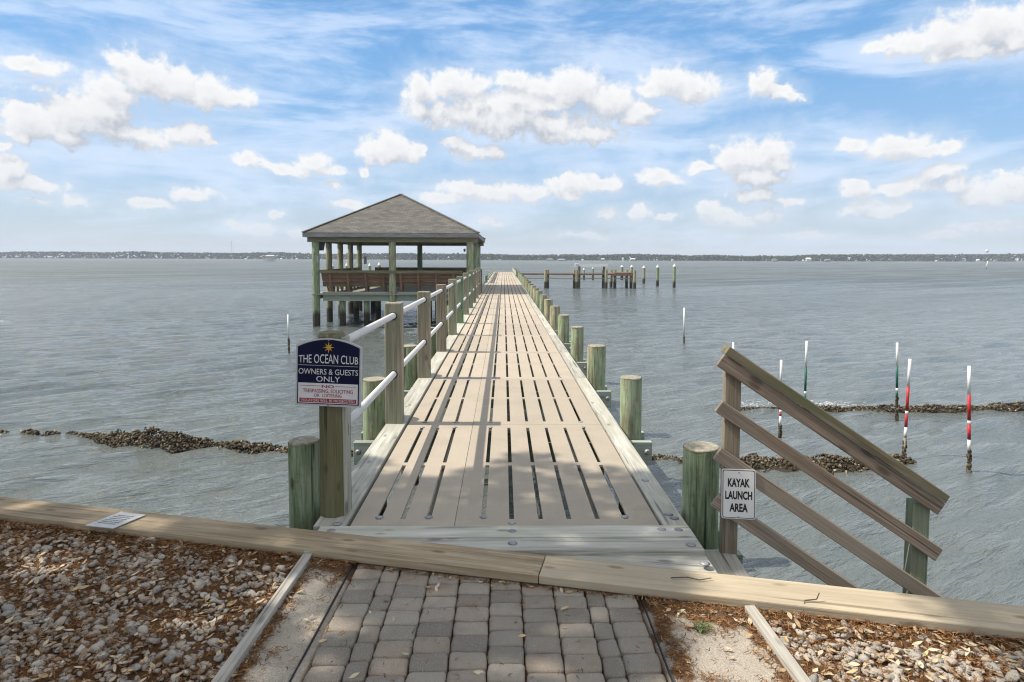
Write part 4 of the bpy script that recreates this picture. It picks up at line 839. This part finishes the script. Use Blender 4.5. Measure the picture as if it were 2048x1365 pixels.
reef([(84,869,.04,.04),(104,870,.07,.06),(120,871,.05,.04)], 'tiny oyster clump between two other small clumps on the left', 420)
reef([(133,869,.04,.04),(146,870,.06,.06),(157,871,.04,.03)], 'tiny oyster clump just left of the big heaped reef', 420)
reef([(161,872,.05,.05),(200,877,.13,.10),(240,884,.25,.18),(290,889,.30,.22),(340,891,.25,.18),(420,894,.17,.12),(500,899,.15,.10),(580,903,.14,.09),(680,907,.12,.07),(760,909,.11,.06)], 'largest heaped oyster reef between the left edge and the sign post', 620)
reef([(1240,918,.1,.05),(1300,920,.15,.06),(1370,922,.18,.05),(1450,924,.2,.07),(1520,928,.34,.12),(1570,930,.25,.08),(1640,930,.36,.12),(1690,932,.32,.12),(1740,930,.3,.09),(1800,924,.26,.10),(1822,922,.1,.05)], 'greenish oyster bed behind the stair railing and green piling', 420)
reef([(1440,816,.06,.05),(1500,818,.08,.04),(1600,819,.06,.03),(1640,820,.12,.06),(1720,820,.17,.09),(1850,820,.16,.08),(1950,819,.18,.10),(2048,818,.22,.13),(2200,818,.2,.11)], 'farthest oyster reef running to the right edge with small breaking foam', 330)
mb = MB(); TV, TF = ico(1)
for k in range(420):
    px = rng.normal(1650, 30) if rng.random() < .6 else rng.uniform(1440, 1600); p = at_z(px, 812+rng.normal(0, 2.5), WATER); s_ = rng.uniform(.005, .013); mb.add(TV*s_*np.array([3.2,1,.5])+p+np.array([0,0,abs(rng.normal(.0,.035))]), TF)
tag(mb.build('foam', 'white_pvc', smooth=True), kind='stuff')['label'] = 'white foam where a wavelet breaks on the far reef'

# ------------------------------------------------------------------ far things on the opposite shore
def far_house(px, py, w_, h_, m, lab, roof='house_roof', k=1.0):
    D = shore(px)[1]*.999*k; a_, b2 = at_y(px-w_/2, py+h_/2, D), at_y(px+w_/2, py-h_/2, D); W2, H2 = b2[0]-a_[0], b2[2]-a_[2]; t = thing('shore_house', ((a_[0]+b2[0])/2, D, a_[2]), lab, 'house', 'houses on the far shore'); cx = (a_[0]+b2[0])/2
    MB().box((cx, D+W2*.3, a_[2]+H2*.32), (W2, W2*.6, H2*.64)).build('wall', m, t)
    z = a_[2]+H2*.64; V = [(cx-W2*.56, D-.1, z), (cx+W2*.56, D-.1, z), (cx+W2*.56, D+W2*.65, z), (cx-W2*.56, D+W2*.65, z), (cx-W2*.35, D+W2*.3, z+H2*.36), (cx+W2*.35, D+W2*.3, z+H2*.36)]
    MB().add(V, [(0,1,5,4),(1,2,5),(2,3,4,5),(3,0,4),(3,2,1,0)]).build('roof', roof, t)
    n = max(1, int(W2/1.2))
    for i in range(min(n, 4)): MB().box((cx-W2/2+W2*(i+.5)/min(n,4), D-.03, a_[2]+H2*.36), (W2*.12, .05, H2*.25)).build('window', 'dark_box', t)
far_house(1618, 519.5, 10, 7.5, 'house_wall', 'largest bright white house on the far right shore', 'white_paint')
far_house(1100, 520, 13, 5, 'house_grey', 'wide lavender grey house on the far shore right of the pier end')
far_house(1123, 520.3, 15, 4.5, 'house_grey', 'long grey house beside the lavender house on the far shore', 'house_grey')
far_house(1246, 519, 3, 7, 'white_paint', 'tall narrow white house on the far shore above the side dock', 'white_paint')
far_house(1266, 519, 10, 4, 'house_wall', 'pale house on the far shore behind the white capped pilings', 'white_paint')
far_house(1206, 518.5, 7, 2.5, 'white_paint', 'low white roofed house on the far shore above the boat lift', 'white_paint')
far_house(1957, 521, 5.5, 4.5, 'white_paint', 'small white house on the far shore left of the water tower', 'white_paint')
far_house(2036, 520.5, 3, 5, 'white_paint', 'tiny white gabled house at the far right end of the shore', 'white_paint')
far_house(1550, 520, 9, 4, 'house_tan', 'tan house on the far shore left of the bright white house')
far_house(1656, 520.5, 10, 4, 'house_grey', 'grey house on the far shore just right of the bright white house')
far_house(1992, 521.5, 6, 3.5, 'house_tan', 'tan house on the far shore right of the water tower')
far_house(33, 513.5, 6, 2.5, 'white_paint', 'leftmost white house on the far shore', 'white_paint'); far_house(57, 513, 4, 2.5, 'house_wall', 'second pale house from the left on the far shore', 'white_paint')
far_house(124, 512.8, 6, 2.2, 'white_paint', 'wide white house right of the cluster on the far left shore', 'white_paint')
for px, py in ((89,514),(97,515),(103,514),(110,515.3),(115,514)): far_house(px, py, 3, 2.6, 'house_wall', 'one of the tiny pale houses clustered on the far left shore', 'house_wall')
for px, py, lab in ((225,516.6,'white shed on the far left shore right of the clustered houses'),(491,518.3,'tiny white shed on the far shore right of the radio mast'),(562,518,'white house on the far shore right of the stilt house'),(593,518,'small white house on the far shore left of the pavilion'),(1345,521,'tiny white house on the far shore right of the tallest mooring piling'),(1607,521.5,'low white shed at the foot of the bright white house'),(1873,522.3,'tiny white hut on the far shore well left of the water tower'),(1165,520,'small pale house on the far shore above the left of the boat lift')): far_house(px, py, 4, 2.6, 'white_paint', lab, 'white_paint')
# stilt house
Sh = at_z(538, 523.6, WATER); D = Sh[1]; s_ = D/FPX
sth = thing('stilt_house', Sh, 'small grey house on stilts standing alone in the water left of the pavilion', 'house')
zf = at_y(538,518.5,D)[2]; zr = at_y(538,512.5,D)[2]; zt_ = at_y(538,510.3,D)[2]; xa, xb, xc = at_y(529.5,515,D)[0], at_y(541,515,D)[0], at_y(548,515,D)[0]
MB().box(((xa+xb)/2, D+2, (zf+zr)/2), (xb-xa, 4, zr-zf)).build('wall', 'house_tan', sth); MB().box(((xb+xc)/2+.02, D+2, (zf+zr)/2), (xc-xb, 3.9, (zr-zf)*1.02)).build('side_wall', 'house_grey', sth)
MB().add([(xa-.2,D-.3,zr),(xc,D-.3,zr),(xc,D+4.3,zr),(xa-.2,D+4.3,zr),(xa+1,D+2,zt_),(xc-.8,D+2,zt_)], [(0,1,5,4),(1,2,5),(2,3,4,5),(3,0,4),(3,2,1,0)]).build('roof', 'pale_roof', sth)
MB().box(((xa+xc)/2, D+1.4, zf), (xc-xa+.8, 5.6, .15)).build('porch_deck', 'weathered_wood', sth)
for x in np.linspace(xa, xc, 6):
    for dy in (-1.2, 3.6): MB().cyl((x, D+dy, WATER-.3), (x, D+dy, zf), .12, .12, 8).build('stilt', 'post_wood', sth)
for i in range(3): MB().box((xa+.6+i*1.1, D-.03, (zf+zr)/2+.1), (.45, .04, .7)).build('window', 'dark_box', sth)
for (px, pt, wd_, lab) in ((463, 482.5, .22, 'taller radio mast rising above the far left shore'), (465.8, 494, .13, 'shorter thin mast beside the tall radio mast')):
    Dm = shore(px)[1]*1.03; tp = at_y(px, pt, Dm); bt = at_y(px, 512, Dm); t = thing('radio_mast', bt, lab, 'mast', 'radio masts on the far shore')
    MB().cyl(bt-np.array([0,0,2]), tp, wd_, wd_*.7, 8).build('shaft', 'grey_metal', t)
    for f in ((.02, .11, .22) if wd_ > .2 else (.03,)): MB().box(bt+(tp-bt)*(1-f), (1.1, .4, .35)).build('antenna_array', 'grey_metal', t)
Dm = shore(1974)[1]*1.02; tw_ = thing('water_tower', at_y(1974.3,518,Dm), 'pale blue water tower standing above the trees on the far right shore', 'water tower')
tz = lambda y: at_y(1974.3, y, Dm); u = Dm/FPX; x0 = tz(500)[0]
MB().cyl((x0,Dm,tz(520)[2]), (x0,Dm,tz(505.5)[2]), .35, .3, 12).build('stem', 'tower_white', tw_)
mb = MB(); prof = [(505.6,.6),(503.8,2.2),(502.6,3.6),(501.3,4.0),(500.3,3.2),(499.8,1.2)]
for (ya_, ra), (yb_, rb) in zip(prof[:-1], prof[1:]): mb.cyl((x0,Dm,tz(ya_)[2]), (x0,Dm,tz(yb_)[2]), ra*u, rb*u, 20, 1, True)
mb.build('tank', 'tower_white', tw_, smooth='side')

# ------------------------------------------------------------------ live oak whose crown shades the landing (stands left of the frame)
oak = thing('live_oak', (-7.2, -2.2, GROUND), 'spreading live oak beside the seawall shading the landing from the left', 'tree')
mb = MB()
def limb(p0, p1, r0, r1, bend=.25, n=5):
    p0, p1 = np.array(p0, float), np.array(p1, float); pr = p0; off = rng.normal(0, bend, 3)
    for i in range(1, n+1):
        t = i/n; q = p0+(p1-p0)*t+off*math.sin(math.pi*t); mb.cyl(pr, q, r0+(r1-r0)*(t-1/n), r0+(r1-r0)*t, 9, 1, False); pr = q
limb((-7.2,-2.2,GROUND-.2), (-6.9,-1.9,4.2), .42, .3)
for e in ((-5.5,1.5,8.8),(-7.5,3.2,9.),(-11,2.2,9.2),(-4.2,-1.5,8.8),(-11.5,-3,9.5),(-8,-.5,10.8),(-3.8,2.6,8.6),(-6.,4.2,8.6)): limb((-6.9,-1.9,4.1), e, .22, .03, .4, 7)
mb.build('trunk', 'bark', oak, smooth=True)
# leaf clumps: the crown is thick where the photograph's ground lies in shade, with gaps where sun spots fall
SPOTS = [(at_z(60,1015,0),.20,.10),(at_z(390,1052,0),.20,.08),(at_z(220,1025,0),.10,.06),(at_z(60,1115,0),.22,.13),(at_z(400,1230,0),.20,.09),(at_z(520,1190,0),.20,.09),(at_z(690,1100,0),.15,.06),(at_z(300,1120,0),.1,.05),(at_z(860,950,0),.22,.09),(at_z(1000,965,0),.10,.06),(at_z(1085,940,0),.13,.08),(at_z(1180,975,0),.12,.08),(at_z(1230,1020,0),.10,.06),(at_z(700,1250,0),.12,.06),(at_z(660,1330,0),.10,.05),(at_z(30,1135,0),.15,.1),(at_z(620,1220,0),.08,.08),(at_z(1000,1200,0),.06,.05),(at_z(1050,1290,0),.07,.06)]
C=[]; S=[]; rn=[]; cot = 1/math.tan(SUN_EL)
TL = np.array([(-.5,0,0),(-.15,.24,.05),(.25,.2,.04),(.5,0,-.03),(.25,-.2,.05),(-.15,-.24,.04)]); TLF = [(0,1,2,5),(5,2,3,4)]
def shade_edge(x): return 4.98+.13*math.sin(x*4.1+.6)+.10*math.sin(x*9.3)+.22*math.exp(-((x-.25)/.22)**2)
def lit_right(x, y):      # sunlit ground on the right: cap, sand and most of the right bed
    e = (1.0 if y > 2.98 else .60+.3*(y-2.5))+.10*math.sin(y*5.1)
    return x > e and y < 3.42 and not (x > 2.05-.1*math.sin(y*7) and y < 3.1)
cl = 0
while cl < 8200:
    gx, gy = rng.uniform(-5.5, 3.6), rng.uniform(-3.5, 5.3)
    if gy > shade_edge(gx)-.10: continue
    if gx > 1.0 and gy > 3.42 and (gx > 1.55 or gy > 4.9): continue
    if lit_right(gx, gy): continue
    if any(((gx-s[0][0])/(s[1]))**2+((gy-s[0][1])/(s[2]))**2 < 1 for s in SPOTS) : continue
    z = rng.uniform(7., 11.); c_ = np.array([gx, gy, 0])+SUN_DIR*z/SUN_DIR[2]
    if c_[1] > 0 and (c_[2]-1.65) < .50*c_[1] and abs(c_[0]) < .95*c_[1]: continue
    cl += 1
    for k in range(rng.integers(7, 11)):
        o_ = rng.normal(0, .055, 3); L = rng.uniform(.10, .16); C.append(c_+o_); S.append((L, L, L)); rn.append(rng.random())
cr = scatter_mesh('crown', 'oak_leaf', [(TL, TLF)], np.array(C)-np.array([-7.2,-2.2,GROUND]), S, rot_rand(len(C), 2.5), rn, kind=None); cr.parent = oak

# ------------------------------------------------------------------ air: far shore fades a little
hm = bpy.data.materials.new('haze_air'); hm.use_nodes = True; hn = hm.node_tree; hn.nodes.remove(hn.nodes['Principled BSDF'])
pvn = hn.nodes.new('ShaderNodeVolumePrincipled'); pvn.inputs['Color'].default_value = (.80,.88,1,1); pvn.inputs['Density'].default_value = .00042; pvn.inputs['Anisotropy'].default_value = .0
hn.links.new(pvn.outputs[0], hn.nodes['Material Output'].inputs['Volume']); MATS['haze_air'] = hm
tag(MB().box((0, 1500, 26), (9000, 5400, 58)).build('haze', 'haze_air'), kind='stuff')
SC.cycles.volume_bounces = 0
